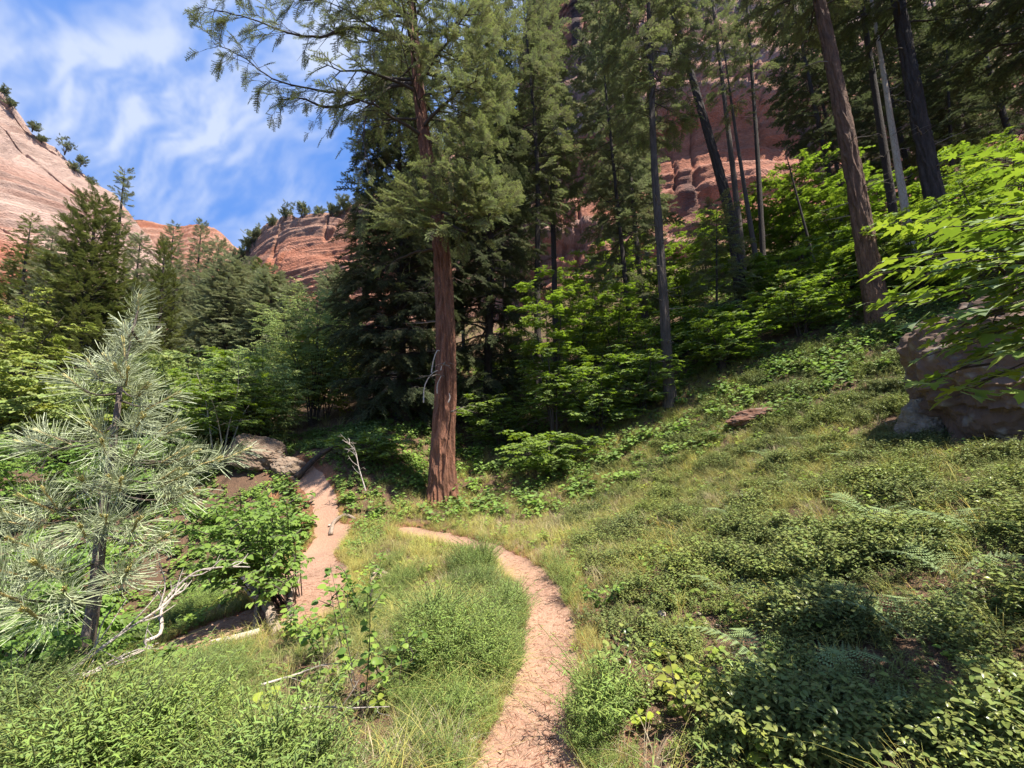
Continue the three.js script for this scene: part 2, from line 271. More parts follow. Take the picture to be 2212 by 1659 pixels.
{
  const x0 = -11, x1 = 11, d0 = -1.6, d1 = 16, s = 0.075, nx = Math.round((x1 - x0) / s), nd = Math.round((d1 - d0) / s);
  const G = new Geo(), T = new Geo(), gi = new Int32Array((nx + 1) * (nd + 1)).fill(-1), ti = gi.slice();
  const hgt = new Float32Array(gi.length), dd = new Float32Array(gi.length);
  for (let j = 0; j <= nd; j++) for (let i = 0; i <= nx; i++) { const x = x0 + i * s, z = -(d0 + j * s), k = j * (nx + 1) + i; hgt[k] = ht(x, z) + 0.018 * N3(x * 5, z * 5, 1) + 0.008 * N3(x * 12, z * 12, 6); dd[k] = x > -7 && x < 3 ? dirtDist(x, z) : 9; }
  const get = (A, idx, i, j) => { const k = j * (nx + 1) + i; if (idx[k] < 0) { let x = x0 + i * s, z = -(d0 + j * s); if (Math.abs(dd[k]) < s * 0.75) { const e = 0.02, gx = (dirtDist(x + e, z) - dirtDist(x - e, z)) / (2 * e), gz = (dirtDist(x, z + e) - dirtDist(x, z - e)) / (2 * e), q = Math.max(0.3, gx * gx + gz * gz), m = clamp(dd[k] / q, -s * 0.6, s * 0.6); x -= gx * m; z -= gz * m; hgt[k] = ht(x, z); } const red = sstep(-0.2, -2.2, hgt[k] + 0.6) + 0.8 * sstep(0.5, 0, dd[k]), f = 0.95 + 0.3 * fbm(x * 1.3, z * 1.3, 4, 3), q = clamp(red); idx[k] = A === T ? A.v(x, hgt[k], z, x, z, f, f * 0.98, f * 0.96) : A.v(x, hgt[k], z, x, z, f * mix(1, 1.9, q), f * mix(1, 1.35, q), f * mix(1, 1.15, q)); } return idx[k]; };
  for (let j = 0; j < nd; j++) for (let i = 0; i < nx; i++) { const k = j * (nx + 1) + i, c = (dd[k] + dd[k + 1] + dd[k + nx + 1] + dd[k + nx + 2]) / 4, on = c < 0; const A = on ? T : G, idx = on ? ti : gi; A.quad(get(A, idx, i, j), get(A, idx, i + 1, j), get(A, idx, i + 1, j + 1), get(A, idx, i, j + 1)); }
  // the land beyond, one sheet with the near ground
  const n = 170, wv = (t, a) => a * (0.12 * t + 0.88 * t * t * t);
  const start = G.n, ring = [];
  for (let j = 0; j <= n; j++) for (let i = 0; i <= n; i++) { const x = wv(i / n * 2 - 1, 330), d = -30 + 430 * Math.pow(j / n, 1.8), z = -d, inn = x > x0 + 0.3 && x < x1 - 0.3 && d > d0 + 0.3 && d < d1 - 0.3; const y = h0(x, z) - (inn ? 0.5 : 0.02), f = 0.9 + 0.5 * fbm(x * 0.2, z * 0.2, 2, 3); G.v(x, y, z, x, z, f, f, f * 0.95); }
  for (let j = 0; j < n; j++) for (let i = 0; i < n; i++) { const a = start + j * (n + 1) + i; G.quad(a, a + 1, a + n + 2, a + n + 1); }
  structure('ground', 'brown forest floor and hillside under the plants', G.build(true), groundMat);
  structure('dirt_trail', 'narrow reddish dirt trail littered with pine needles', T.build(true), trailMat);
}

// ───────────────────────── cliffs ─────────────────────────
const rockBump = makeTex(512, 512, (u, v) => { const s = 0.5 * n128(u * 0.25, v) + 0.3 * n64(u, v) + 0.2 * n256(u, v); return [s, s, s]; }, false); rockBump.repeat.set(0.16, 0.16);
const rockGrain = makeTex(512, 512, (u, v) => { const k = 0.78 + 0.25 * n128(u * 0.25, v) + 0.14 * n64(u, v) + 0.1 * n256(u, v); return [k, k * 0.985, k * 0.97]; }, true); rockGrain.repeat.set(0.12, 0.12);
const rockMat = std(1, 1, 1, { map: rockGrain, bumpMap: rockBump, bumpScale: 0.35, vertexColors: true, roughness: 1 });
function cliff(name, label, tops, bases, ns, nt, o) {
  const topC = new THREE.CatmullRomCurve3(tops), botC = new THREE.CatmullRomCurve3(bases), g = new Geo();
  const { tilt = 0.1, amp = 1, pale, red, dark = [0.07, 0.045, 0.04], bulge = 0.1, seed = 0, varnish = 0.5, band = () => 0.5, back = 40, out = V(0, 0.25, 1), period = 3.4, caves = 0 } = o;
  for (let j = 0; j <= nt; j++) for (let i = 0; i <= ns; i++) {
    const s = i / ns, A = botC.getPoint(s), B = topC.getPoint(s), t = Math.min(1, j / (nt - 6)), p = A.clone().lerp(B, t), hgt = B.y - A.y;
    p.addScaledVector(out, bulge * hgt * Math.sin(Math.PI * t) * 0.5);
    const along = p.x * 0.8 + p.z * 0.6, wp = (1.1 + 0.5 * Math.min(1, 4 / period)) * fbm(along * 0.035, p.y * 0.03, seed, 3) * period;
    const st = p.y + tilt * along + wp, q = st / period, qi = Math.floor(q), f = q - qi, hash = ((Math.sin((qi + seed) * 127.1) * 43758.5) % 1 + 1) % 1;
    const st2 = p.y + (tilt * 2.2 + (hash - 0.5) * 0.7) * along + wp * 0.6, q2 = st2 / (period * 0.24), f2 = q2 - Math.floor(q2), h2 = ((Math.sin((Math.floor(q2) + seed) * 311.7) * 43758.5) % 1 + 1) % 1;
    const q3 = (p.y + (tilt * 3 + (hash - 0.5)) * along + wp * 0.5) / (o.fine || 0.7), f3 = q3 - Math.floor(q3), h3 = ((Math.sin((Math.floor(q3) + seed) * 53.3) * 43758.5) % 1 + 1) % 1;
    const ledge = (sstep(0, 0.75, f) - sstep(0.86, 1, f)) * (0.4 + hash * 0.8), l2 = (f2 - sstep(0.8, 1, f2)) * h2;
    let push = amp * (ledge * 0.9 + l2 * 0.75 + (o.fine ? 0.6 : 0.34) * (f3 - sstep(0.7, 1, f3)) * h3 + 1.4 * fbm(along * 0.07, p.y * 0.03, seed + 3, 4) + 0.35 * fbm(along * 0.6, p.y * 0.5, seed + 5, 3));
    const crack = Math.abs(fbm(along * 0.11, p.y * 0.018, seed + 9, 3)); push -= amp * 0.8 * sstep(0.04, 0, crack);
    if (caves) { const cv = sstep(0.5, 0.78, fbm(along * 0.02 + 4, p.y * 0.05, seed + 13, 2) + 0.5); push -= caves * cv; }
    if (t >= 1) { const k = Math.max(0, j - (nt - 6)) / 6; p.addScaledVector(V(-out.x, 0, -out.z), k * back); p.y += -k * k * hgt * 0.25 + fbm(along * 0.1, k * 3, seed, 2); push *= 1 - k; }
    p.addScaledVector(out, push);
    // colour of the rock beds, and dark streaks of desert varnish
    let w = clamp(band(s, t) + 0.55 * (hash - 0.5) + 0.4 * (h2 - 0.5) + 0.4 * (h3 - 0.5) + 0.5 * fbm(along * 0.05, p.y * 0.08, seed + 21, 3)), c = red.map((v, k) => mix(v, pale[k], w));
    const run = sstep(0.05, 0.35, fbm(along * 0.35, p.y * 0.012, seed + 31, 3)) * sstep(-0.15, 0.3, fbm(along * 0.05, p.y * 0.05, seed + 41, 2)) * varnish * (1 - w * 0.6);
    c = c.map((v, k) => mix(v * (0.86 + 0.28 * h3), dark[k], clamp(run)));
    g.v(p.x, p.y, p.z, along, st, ...c);
  }
  for (let j = 0; j < nt; j++) for (let i = 0; i < ns; i++) { const a = j * (ns + 1) + i; g.quad(a, a + 1, a + ns + 2, a + ns + 1); }
  return structure(name, label, g.build(true), rockMat);
}
const PALE = [0.40, 0.25, 0.18], RED = [0.36, 0.135, 0.075], PALEL = [0.40, 0.275, 0.22];
const px = (list) => list.map(([X, Y, d]) => at(X, Y, d));
const gnd = (list, drop = 3) => list.map(([X, d]) => { const p = at(X, 700, d); p.y = Math.max(h0(p.x, p.z), 0) * 0.6 - drop; return p; });
cliff('cliff', 'pale cross-bedded sandstone cliff sloping down from the left edge', px([[-900, -420, 80], [-300, -60, 84], [0, 195, 90], [60, 268, 94], [115, 305, 98], [175, 365, 102], [240, 412, 106], [300, 492, 110], [360, 560, 114]]), gnd([[-900, 62], [-300, 66], [0, 70], [60, 73], [115, 76], [175, 79], [240, 83], [300, 87], [360, 92]]), 280, 420,
  { tilt: 0.22, amp: 1.0, pale: PALEL, red: RED, seed: 2, varnish: 0.35, band: (s, t) => sstep(0.42, 0.62, t) * 1.1, out: V(0.45, 0.35, 0.82).normalize(), bulge: 0.12, period: 5.2, caves: 3, fine: 1.15 });
cliff('mesa', 'low distant red sandstone ridge against the sky in the gap', px([[220, 500, 210], [300, 478, 215], [380, 490, 220], [440, 486, 220], [475, 500, 222], [505, 532, 226], [560, 560, 230]]), gnd([[220, 190], [300, 190], [380, 190], [440, 190], [475, 190], [505, 190], [560, 190]]), 120, 120, { tilt: -0.2, amp: 1.2, pale: PALE, red: RED, seed: 5, varnish: 0.2, band: () => 0.45, out: V(0.1, 0.2, 1).normalize(), period: 4 });
cliff('cliff', 'red banded sandstone cliff standing in the gap left of the big trunk', px([[490, 600, 78], [525, 555, 76], [560, 505, 74], [600, 478, 72], [680, 470, 70], [745, 452, 70], [830, 400, 70], [950, 330, 70], [1080, 250, 70], [1180, 180, 70]]), gnd([[490, 72], [525, 70], [560, 67], [600, 65], [680, 64], [745, 64], [830, 64], [950, 64], [1080, 64], [1180, 64]], 0), 260, 220,
  { tilt: -0.07, amp: 0.9, pale: PALE, red: RED, seed: 8, varnish: 0.85, band: (s, t) => 0.2 + 0.45 * sstep(0.6, 1, t), out: V(0.05, 0.2, 1).normalize(), period: 8.5, caves: 1.5, back: 30 });
cliff('cliff', 'tall dark-streaked red sandstone wall behind the forest', px([[1120, 120, 66], [1200, -200, 62], [1300, -420, 60], [1450, -520, 60], [1650, -560, 62], [1850, -560, 64], [2100, -540, 66], [2500, -500, 66]]), gnd([[1120, 60], [1200, 57], [1300, 55], [1450, 54], [1650, 55], [1850, 56], [2100, 58], [2500, 58]], 0), 300, 300,
  { tilt: 0.05, amp: 1.1, pale: PALEL, red: RED, seed: 14, varnish: 0.95, band: (s, t) => 0.12 + 0.75 * sstep(0.12, 0.0, Math.abs(t - 0.42)) + 0.5 * sstep(0.7, 0.95, t), out: V(-0.1, 0.1, 1).normalize(), period: 5.2, caves: 2.5, back: 50, bulge: 0.02 });

// ───────────────────────── conifers ─────────────────────────
function tint(r, k = 0.3) { const f = 1 - k / 2 + r() * k; return [f * (0.94 + r() * 0.12), f, f * (0.9 + r() * 0.2)]; }
function conifer(o) {
  const { name = 'fir_tree', label, group, axis, h, r0, seed, crown0 = 0.3, crownR = 2, n: n0 = 55, mat = MAT.firGrey, bark = MAT.barkDark, spray = SP.firFine, size: size0 = 0.5, droop = 0.35, seg = 10, limbs = 'joined', lowDead = 10, twigTubes = true, fill = 1.25, shape = null, detail = 0, azBias = null, rise = 0.1 } = o;
  const r = rng(seed), base = axis[0].clone(), n = Math.round(n0 * 1.45), size = size0 * 1.12; base.y = ht(base.x, base.z) - 0.06;
  const t = thing(name, label, o.category || 'tree', base, group);
  // trunk: through the given points, then straight on up to its height
  const pts = [base.clone()]; for (const p of axis.slice(1)) if (p.y > pts[pts.length - 1].y + 0.3) pts.push(p.clone());
  const last = pts[pts.length - 1], prev = pts[pts.length - 2] || base, dir = last.clone().sub(pts.length > 1 ? prev : base.clone().sub(UP)).normalize();
  if (last.y < base.y + h) { const k = (base.y + h - last.y) / Math.max(0.3, dir.y); pts.push(last.clone().addScaledVector(dir, k * 0.5), last.clone().addScaledVector(dir, k)); }
  const trunk = new THREE.CatmullRomCurve3(pts, false, 'centripetal'), local = (p) => p.clone().sub(base);
  const rad = (u) => r0 * (Math.pow(1 - u, 0.8) * 0.86 + 0.02) + r0 * 0.35 * Math.exp(-u * h / (r0 * 2.2));
  const g = new Geo();
  if (detail) {   // furrowed bark as relief
    const L = trunk.getLength(), nv = Math.round(L / (o.rowStep || 0.035)), nu = detail, m = nu + 1; 
    for (let i = 0; i <= nv; i++) { const u = i / nv, c = trunk.getPointAt(u).sub(base), R = rad(u), y = u * L;
      for (let j = 0; j <= nu; j++) { const a = (j % nu) / nu * Math.PI * 2, cx = Math.cos(a), sz = Math.sin(a), q = R * 11;
        const w = 0.5 * N3(cx * 2, y * 0.9, sz * 2), A = cx * q + w, B = sz * q + w;
        const ridge = 1 - Math.abs(N3(A, y * 1.2, B)) * 2.6, fine = N3(A * 2.7, y * 6, B * 2.7), split = sstep(0.12, 0, Math.abs(N3(cx * 5, y * 7, sz * 5)));
        const kk = clamp(r0 / 0.36, 0.25, 1) ** 1.5, k = R + kk * (0.06 * (clamp(ridge, -0.3, 1) - 0.5) + 0.008 * fine - 0.008 * split) + R * 0.06 * N3(cx, y * 0.4, sz) + 0.16 * Math.exp(-y / 0.35) * Math.max(0, N3(cx * 1.6, 3, sz * 1.6) + 0.15);
        const tone = 0.88 + 0.5 * N3(A * 1.1, y * 2.2, B * 1.1) + 0.2 * N3(cx * 2, y * 0.5, sz * 2); g.v(c.x + cx * k, c.y, c.z + sz * k, j / nu * 2.2, y, tone * 1.02, tone, tone); } }
    for (let i = 0; i < nv; i++) for (let j = 0; j < nu; j++) { const a = i * m + j; g.quad(a, a + m, a + m + 1, a + 1); }
    part('trunk', g.build(true), bark, t);
  } else { const m = Math.max(10, Math.round(h * 2)); tube(g, trunk.getSpacedPoints(m).map(local), (u) => rad(u), seg, { rough: 0.14, freq: 1.2 }); part('trunk', g.build(), bark, t); }
  const wood = new Geo(), deadG = new Geo(), F = new Scatter();
  const prof = shape || ((u) => Math.pow(1 - u, 0.75) * (0.55 + 0.45 * sstep(0, 0.25, u)) + 0.08);
  const az0 = r() * 7, dead = lowDead;
  for (let i = 0; i < n + dead; i++) {
    const isDead = i >= n, u = isDead ? Math.min(0.98, (o.deadAll || crown0) * (0.15 + r() * 0.85)) : crown0 + (1 - crown0) * Math.pow((i + r()) / n, 0.92) * 0.985, k = clamp((u - crown0) / (1 - crown0));
    let az = az0 + i * 2.39996 + (r() - 0.5) * 0.6; if (azBias && r() < 0.5) az = azBias + (r() - 0.5) * 1.6;
    const L = crownR * prof(k) * (0.65 + r() * 0.6) * (isDead ? 0.55 : 1), P = trunk.getPointAt(clamp(u)).sub(base), R = rad(u);
    const out = V(Math.cos(az), 0, Math.sin(az)), e0 = rise + (r() - 0.3) * 0.35 + k * 0.5, sag = droop * (1 - k * 0.5) * (0.7 + r() * 0.6), wob = (r() - 0.5) * 0.5;
    const bp = (s) => V(P.x, P.y, P.z).addScaledVector(out, s * L).add(V(-out.z * wob * L * s * s * 0.5, (e0 * s - sag * s * s + sag * 0.45 * s * s * s * s) * L, out.x * wob * L * s * s * 0.5));
    const br = clamp(R * 0.34, 0.008, 0.05) * clamp(L / 2, 0.4, 1.3), bpts = [0, 0.2, 0.4, 0.6, 0.8, 1].map(bp);
    for (let q = 2; q < 6; q++) bpts[q].add(V((r() - 0.5) * 0.06 * L, (r() - 0.5) * 0.05 * L, (r() - 0.5) * 0.06 * L));
    const bw = isDead ? deadG : limbs === 'each' && !isDead && L > 0.9 && i < 300 ? new Geo() : wood;
    tube(bw, bpts, (s) => br * (1 - s * 0.85), 5);
    const bc = new THREE.CatmullRomCurve3(bpts), step = 0.22 * size / 0.5, m = Math.max(2, Math.round(L / step));
    for (let j = 0; j < m; j++) {
      const s = 0.12 + 0.88 * (j + r() * 0.7) / m; if (s > 1) continue;
      if (!isDead && s < 0.3 && r() < 0.65) continue;
      const q = bc.getPoint(s), tan = bc.getTangent(s), side = (j % 2 ? 1 : -1), yaw = side * (0.6 + r() * 0.5), sl = (0.22 + 0.42 * (1 - s)) * L * (0.5 + r() * 0.6);
      const d = V(tan.x * Math.cos(yaw) - tan.z * Math.sin(yaw), tan.y * 0.5 - 0.05 - r() * 0.25, tan.x * Math.sin(yaw) + tan.z * Math.cos(yaw)).normalize();
      const e = q.clone().addScaledVector(d, sl); e.y -= sl * sl * 0.12;
      if (isDead || (twigTubes && sl > 0.25)) { const mid = q.clone().lerp(e, 0.5).add(V((r() - 0.5) * 0.05, 0.04 * sl, (r() - 0.5) * 0.05)); tube(bw, [q, mid, e], (x) => Math.max(0.0035, br * 0.32) * (1 - 0.7 * x), 3); }
      if (isDead) continue;
      const c = Math.max(1, Math.round((sl / (size * 0.62)) * fill + r() * 0.7));
      for (let x = 0; x < c; x++) { const f = c > 1 ? (x + 0.35 + r() * 0.4) / c : 0.4 + r() * 0.4, pp = q.clone().lerp(e, f * 0.9), yy = (r() - 0.5) * 1.7, dd = V(d.x * Math.cos(yy) - d.z * Math.sin(yy), d.y - 0.1 - r() * 0.4 * droop * 2 + (o.bushy ? (r() - 0.35) * 2 * o.bushy : 0), d.x * Math.sin(yy) + d.z * Math.cos(yy)); F.add(frame(pp, dd, UP, size * (0.7 + r() * 0.6), (r() - 0.5) * 1.1), ...tint(r)); }
    }
    if (!isDead) F.add(frame(bc.getPoint(0.93), bc.getTangent(0.95), UP, size * (0.8 + r() * 0.5), (r() - 0.5)), ...tint(r));
    if (bw !== wood && bw !== deadG) { part('limb', bw.build(), MAT.limb, t); }
  }
  if (wood.n) part('twig_wood', wood.build(), MAT.limb, t, 'stuff');
  if (deadG.n) part('dead_twigs', deadG.build(), o.deadMat || MAT.greytwig, t, 'stuff');
  F.build('crown', spray, mat, t);
  return t;
}
const ax = (d, ...list) => list.map(([X, Y]) => at(X, Y, d));

// the great fir beside the trail
const mainFir = conifer({ label: 'great fir with thick red-brown furrowed trunk standing beside the trail', axis: ax(11, [956, 1065], [957, 960], [962, 850], [962, 700], [953, 540], [928, 380], [905, 200], [892, 40]), h: 21, r0: 0.36, seed: 101, crown0: 0.5, crownR: 2.6, n: 38, mat: MAT.fir, bark: MAT.barkRed, spray: SP.fir, size: 0.46, droop: 0.45, limbs: 'each', detail: 150, lowDead: 8, fill: 0.8, shape: (k) => 0.62 + 0.5 * Math.sin(Math.PI * clamp(k * 1.1 + 0.08)) * (1 - k * 0.6) });
for (const k of ['barkRed', 'barkGrey', 'barkDark', 'barkOrange']) MAT[k].vertexColors = true;
{ // long bare limbs reaching out over the sky, and the spray-clad crook below them
  const base = mainFir.position, r = rng(555), F = new Scatter();
  const limbList = [
    [[[905, 180], [830, 190], [760, 222], [705, 232], [650, 212], [600, 216]], 0.075, 0.9], [[[905, 175], [840, 170], [770, 200], [690, 195], [590, 170], [520, 120], [460, 95]], 0.05, 1.2],
    [[[898, 90], [830, 70], [760, 60], [690, 80], [620, 70], [540, 40], [450, 18]], 0.06, 1.2], [[[893, 40], [830, 0], [740, -20], [650, 0], [560, -40], [470, -30]], 0.06, 1.2], [[[845, 185], [800, 230], [785, 300], [795, 350]], 0.04, 0.25],
    [[[918, 320], [980, 270], [1030, 240], [1080, 215]], 0.05, 1], [[[940, 540], [900, 545], [860, 560], [830, 580]], 0.055, 0.3], [[[940, 450], [1000, 470], [1050, 440], [1085, 415]], 0.05, 1], [[[930, 410], [870, 430], [800, 440], [770, 470]], 0.045, 1], [[[965, 480], [1010, 500], [960, 400], [955, 360]], 0.045, 1.2],
  ];
  limbList.forEach(([list, rad, leaf], li) => {
    const zf = [0, 0.35, 0.75, 0.55, 0.9, 0.3, 0.2, 0.9, 0.4, 1.3][li], m = list.length - 1;
    const pts = list.map(([X, Y], i) => at(X, Y, 11 - zf * i / m * 1.6)), c = new THREE.CatmullRomCurve3(pts), g = new Geo(), loc = (p) => p.clone().sub(base);
    const fine = c.getPoints(m * 5).map((p, i) => loc(p).add(V((r() - 0.5) * 0.04, (r() - 0.5) * 0.04, (r() - 0.5) * 0.04)));
    tube(g, fine, (u) => rad * (1 - u * 0.82), 7, { rough: 0.2, freq: 3 });
    const L = c.getLength(), n = Math.round(L * 5.5);
    for (let i = 0; i < n; i++) {
      const s = 0.14 + 0.86 * (i + r()) / n, q = c.getPoint(Math.min(1, s)), tan = c.getTangent(Math.min(1, s)), sl = (0.35 + r() * 0.75) * (0.5 + 0.5 * Math.sin(Math.PI * s)) * Math.min(1, L / 3);
      const d = tan.clone().multiplyScalar(0.7).add(V(r() - 0.5, (r() - 0.62) * 1.2, r() - 0.5).multiplyScalar(1.3)).normalize(), e = q.clone().addScaledVector(d, sl); e.y -= sl * sl * 0.3; const mid = q.clone().lerp(e, 0.5).add(V((r() - 0.5) * 0.12, (r() - 0.2) * 0.1, (r() - 0.5) * 0.12));
      tube(g, [q, mid, e].map(loc), (u) => 0.011 * (1 - 0.75 * u), 3);
      const tw = new THREE.CatmullRomCurve3([q, mid, e]);
      for (let k = 0; k < 3; k++) { const u = 0.35 + r() * 0.6, p = tw.getPoint(u), dd = tw.getTangent(u).add(V(r() - 0.5, r() - 0.7, r() - 0.5).multiplyScalar(0.9)).normalize(), e2 = p.clone().addScaledVector(dd, 0.12 + r() * 0.22); tube(g, [p, e2].map(loc), (x) => 0.005 * (1 - 0.6 * x), 3);
        if (r() < leaf * 0.62) F.add(frame(e2, dd, UP, 0.26 + r() * 0.2, (r() - 0.5) * 1.4), ...tint(r)); if (r() < leaf * 0.4) F.add(frame(p, dd, UP, 0.24 + r() * 0.22, (r() - 0.5) * 1.4), ...tint(r)); }
    }
    part('limb', g.build(), MAT.limb, mainFir);
  });
  // dense leafy boughs of the lower crown, lit on the right
  const boughs = [[960, 440, 120, 62, 190], [1045, 430, 65, 50, 90], [890, 465, 75, 45, 80], [1010, 330, 70, 65, 95], [1015, 230, 80, 75, 100], [990, 120, 90, 75, 90], [1045, 60, 75, 65, 80], [850, 80, 80, 80, 45]];
  for (const [X, Y, rx, ry, n] of boughs) for (let i = 0; i < n; i++) { const a = r() * 6.28, q = Math.sqrt(r()), p = at(X + Math.cos(a) * q * rx, Y + Math.sin(a) * q * ry, 10.6 - r() * 1.5), d = p.clone().sub(at(950, Y + 40, 11)).normalize().add(V((r() - 0.5) * 0.9, (r() - 0.5) * 0.9, (r() - 0.5) * 0.9 + 0.25)); F.add(frame(p, d, UP, 0.36 + r() * 0.28, (r() - 0.5) * 1.5), ...tint(r)); }
  F.build('crown', SP.fir, MAT.fir, mainFir, base);
  // pale dead twigs left on the trunk
  for (const [list, z] of [[[[932, 805], [936, 780], [945, 757], [950, 758]], 10.6], [[[915, 870], [917, 835], [932, 808], [945, 800]], 10.55], [[[944, 850], [945, 830], [953, 812]], 10.6], [[[968, 870], [972, 858], [970, 850]], 10.6], [[[952, 800], [954, 790]], 10.62]]) { const g = new Geo(); tube(g, curve(list.map(([X, Y]) => at(X, Y, z).sub(base)), 8), (u) => 0.018 * (1 - u * 0.4), 5); part('dead_twig', g.build(), MAT.deadwood, mainFir); }
}

const forest = 'firs of the shaded forest on the slope';
const F2 = (o) => conifer({ mat: MAT.firGrey, ...o });
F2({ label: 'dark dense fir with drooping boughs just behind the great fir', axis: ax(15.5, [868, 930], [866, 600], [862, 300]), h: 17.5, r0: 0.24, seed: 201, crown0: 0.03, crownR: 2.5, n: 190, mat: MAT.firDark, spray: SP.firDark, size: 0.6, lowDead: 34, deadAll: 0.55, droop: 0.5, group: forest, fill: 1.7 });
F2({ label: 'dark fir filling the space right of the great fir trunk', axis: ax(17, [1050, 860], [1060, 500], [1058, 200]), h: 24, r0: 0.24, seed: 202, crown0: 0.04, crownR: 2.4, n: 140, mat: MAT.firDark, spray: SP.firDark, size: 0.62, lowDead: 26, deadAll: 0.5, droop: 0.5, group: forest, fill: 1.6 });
F2({ label: 'slim fir whose bare trunk rises behind the bright young maple', axis: ax(18, [1158, 800], [1161, 600], [1160, 350], [1130, 0]), h: 26, r0: 0.2, seed: 203, crown0: 0.36, crownR: 2.0, n: 70, size: 0.6, group: forest });
F2({ label: 'tall fir with a dense grey-green crown left of the red cliff gap', axis: ax(20, [1200, 780], [1195, 500], [1180, 100]), h: 28, r0: 0.2, seed: 204, crown0: 0.3, crownR: 1.6, n: 85, size: 0.62, group: forest });
F2({ label: 'slender grey-barked fir standing alone at the edge of the grassy slope', axis: ax(12.5, [1441, 808], [1428, 560], [1412, 330], [1408, 187], [1400, 0]), h: 22, r0: 0.185, seed: 205, crown0: 0.44, crownR: 1.75, n: 62, bark: MAT.barkGrey, size: 0.46, group: forest, detail: 64, rowStep: 0.06, seg: 16, lowDead: 22 });
F2({ label: 'dark-trunked fir leaning left, topmost trunk against the red cliff', axis: ax(16, [1598, 640], [1580, 481], [1510, 220], [1446, 0]), h: 24, r0: 0.27, seed: 206, crown0: 0.6, crownR: 1.3, n: 30, size: 0.55, group: forest, detail: 64, rowStep: 0.06, seg: 14, lowDead: 16 });
F2({ label: 'thin fir leaning beside the dark leaning fir', axis: ax(18, [1606, 620], [1598, 500], [1539, 0]), h: 25, r0: 0.18, seed: 207, crown0: 0.5, crownR: 1.15, n: 34, size: 0.55, bark: MAT.barkGrey, group: forest, lowDead: 20 });
F2({ label: 'thin straight pole fir crossing behind its leaning neighbour', axis: ax(16.5, [1643, 614], [1591, 298], [1570, 150]), h: 15, r0: 0.14, seed: 208, crown0: 0.6, crownR: 0.9, n: 18, size: 0.5, bark: MAT.barkGrey, group: forest, lowDead: 16 });
F2({ label: 'straight slim fir right of the three crowded poles', axis: ax(18.5, [1650, 612], [1634, 300], [1613, 0]), h: 26, r0: 0.155, seed: 209, crown0: 0.46, crownR: 1.1, n: 34, size: 0.55, group: forest, lowDead: 20 });
F2({ name: 'dead_snag', category: 'dead tree', label: 'thin dark dead pole slanting before the sunlit maples', axis: ax(17, [1765, 590], [1752, 541], [1692, 310]), h: 7, r0: 0.085, seed: 210, crown0: 0.9, crownR: 0.8, n: 0, lowDead: 12, size: 0.4 });
F2({ label: 'stout orange-brown fir trunk rising from the upper right slope', axis: ax(11, [1915, 750], [1886, 616], [1830, 300], [1770, 0]), h: 22, r0: 0.3, seed: 211, crown0: 0.5, crownR: 2.6, n: 48, bark: MAT.barkOrange, size: 0.5, group: forest, detail: 64, rowStep: 0.06, seg: 22, lowDead: 12 });
F2({ name: 'dead_snag', category: 'dead tree', label: 'pale grey weathered snag with peeled bark on the right', axis: ax(13, [1985, 620], [1957, 466], [1915, 200], [1882, 0]), h: 15, r0: 0.15, seed: 212, crown0: 0.9, crownR: 1.2, n: 0, lowDead: 18, bark: MAT.snag, size: 0.4, deadMat: MAT.deadwood });
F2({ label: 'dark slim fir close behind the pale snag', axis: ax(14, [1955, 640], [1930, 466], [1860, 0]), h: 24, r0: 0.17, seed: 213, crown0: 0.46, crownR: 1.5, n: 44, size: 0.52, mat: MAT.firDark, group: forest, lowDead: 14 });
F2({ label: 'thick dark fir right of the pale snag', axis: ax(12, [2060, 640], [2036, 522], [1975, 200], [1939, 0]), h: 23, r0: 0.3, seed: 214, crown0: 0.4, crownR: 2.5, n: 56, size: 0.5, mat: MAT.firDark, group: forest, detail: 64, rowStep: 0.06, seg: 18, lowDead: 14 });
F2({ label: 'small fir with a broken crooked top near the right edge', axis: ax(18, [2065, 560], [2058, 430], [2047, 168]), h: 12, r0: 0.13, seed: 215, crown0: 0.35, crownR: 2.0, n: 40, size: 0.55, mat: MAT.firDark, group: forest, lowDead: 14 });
F2({ label: 'dark fir trunk standing in the sunlit grass far up the slope', axis: ax(24, [1390, 640], [1384, 612], [1376, 530]), h: 22, r0: 0.22, seed: 216, crown0: 0.3, crownR: 2.2, n: 55, size: 0.7, group: forest, fill: 0.7 });
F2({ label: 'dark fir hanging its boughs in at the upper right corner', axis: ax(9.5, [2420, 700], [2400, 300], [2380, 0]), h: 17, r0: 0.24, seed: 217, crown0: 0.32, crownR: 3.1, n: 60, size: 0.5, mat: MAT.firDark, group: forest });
F2({ label: 'young bluish fir below the leaning trunks', axis: ax(15, [1545, 720], [1548, 560]), h: 6.2, r0: 0.07, seed: 218, crown0: 0.12, crownR: 1.2, n: 46, size: 0.45, group: forest, lowDead: 4 });
// firs farther up the slope, behind those trunks
{ const r = rng(900), list = [[1350, 26], [1830, 21], [1850, 26], [2010, 20], [2170, 22], [1400, 36], [1900, 34], [1990, 30], [2150, 30], [1090, 27], [1000, 30], [930, 24], [2260, 18], [1350, 19]];
  list.forEach(([X, d], i) => F2({ label: 'fir standing in the dim forest behind the front trunks', axis: ax(d, [X, 560], [X - 20 - (X - 1106) * 0.06, 260]), h: (X > 1380 && X < 1780 ? 8 : 20) + r() * 5, r0: 0.15 + r() * 0.08, seed: 920 + i, crown0: 0.1 + r() * 0.2, crownR: 2.1 + r() * 0.7, n: 58, size: 0.85, spray: SP.firFar, fill: 1.0, twigTubes: false, seg: 8, lowDead: 8, group: 'firs in the dim forest behind', mat: r() < 0.5 ? MAT.firDark : MAT.firGrey })); }
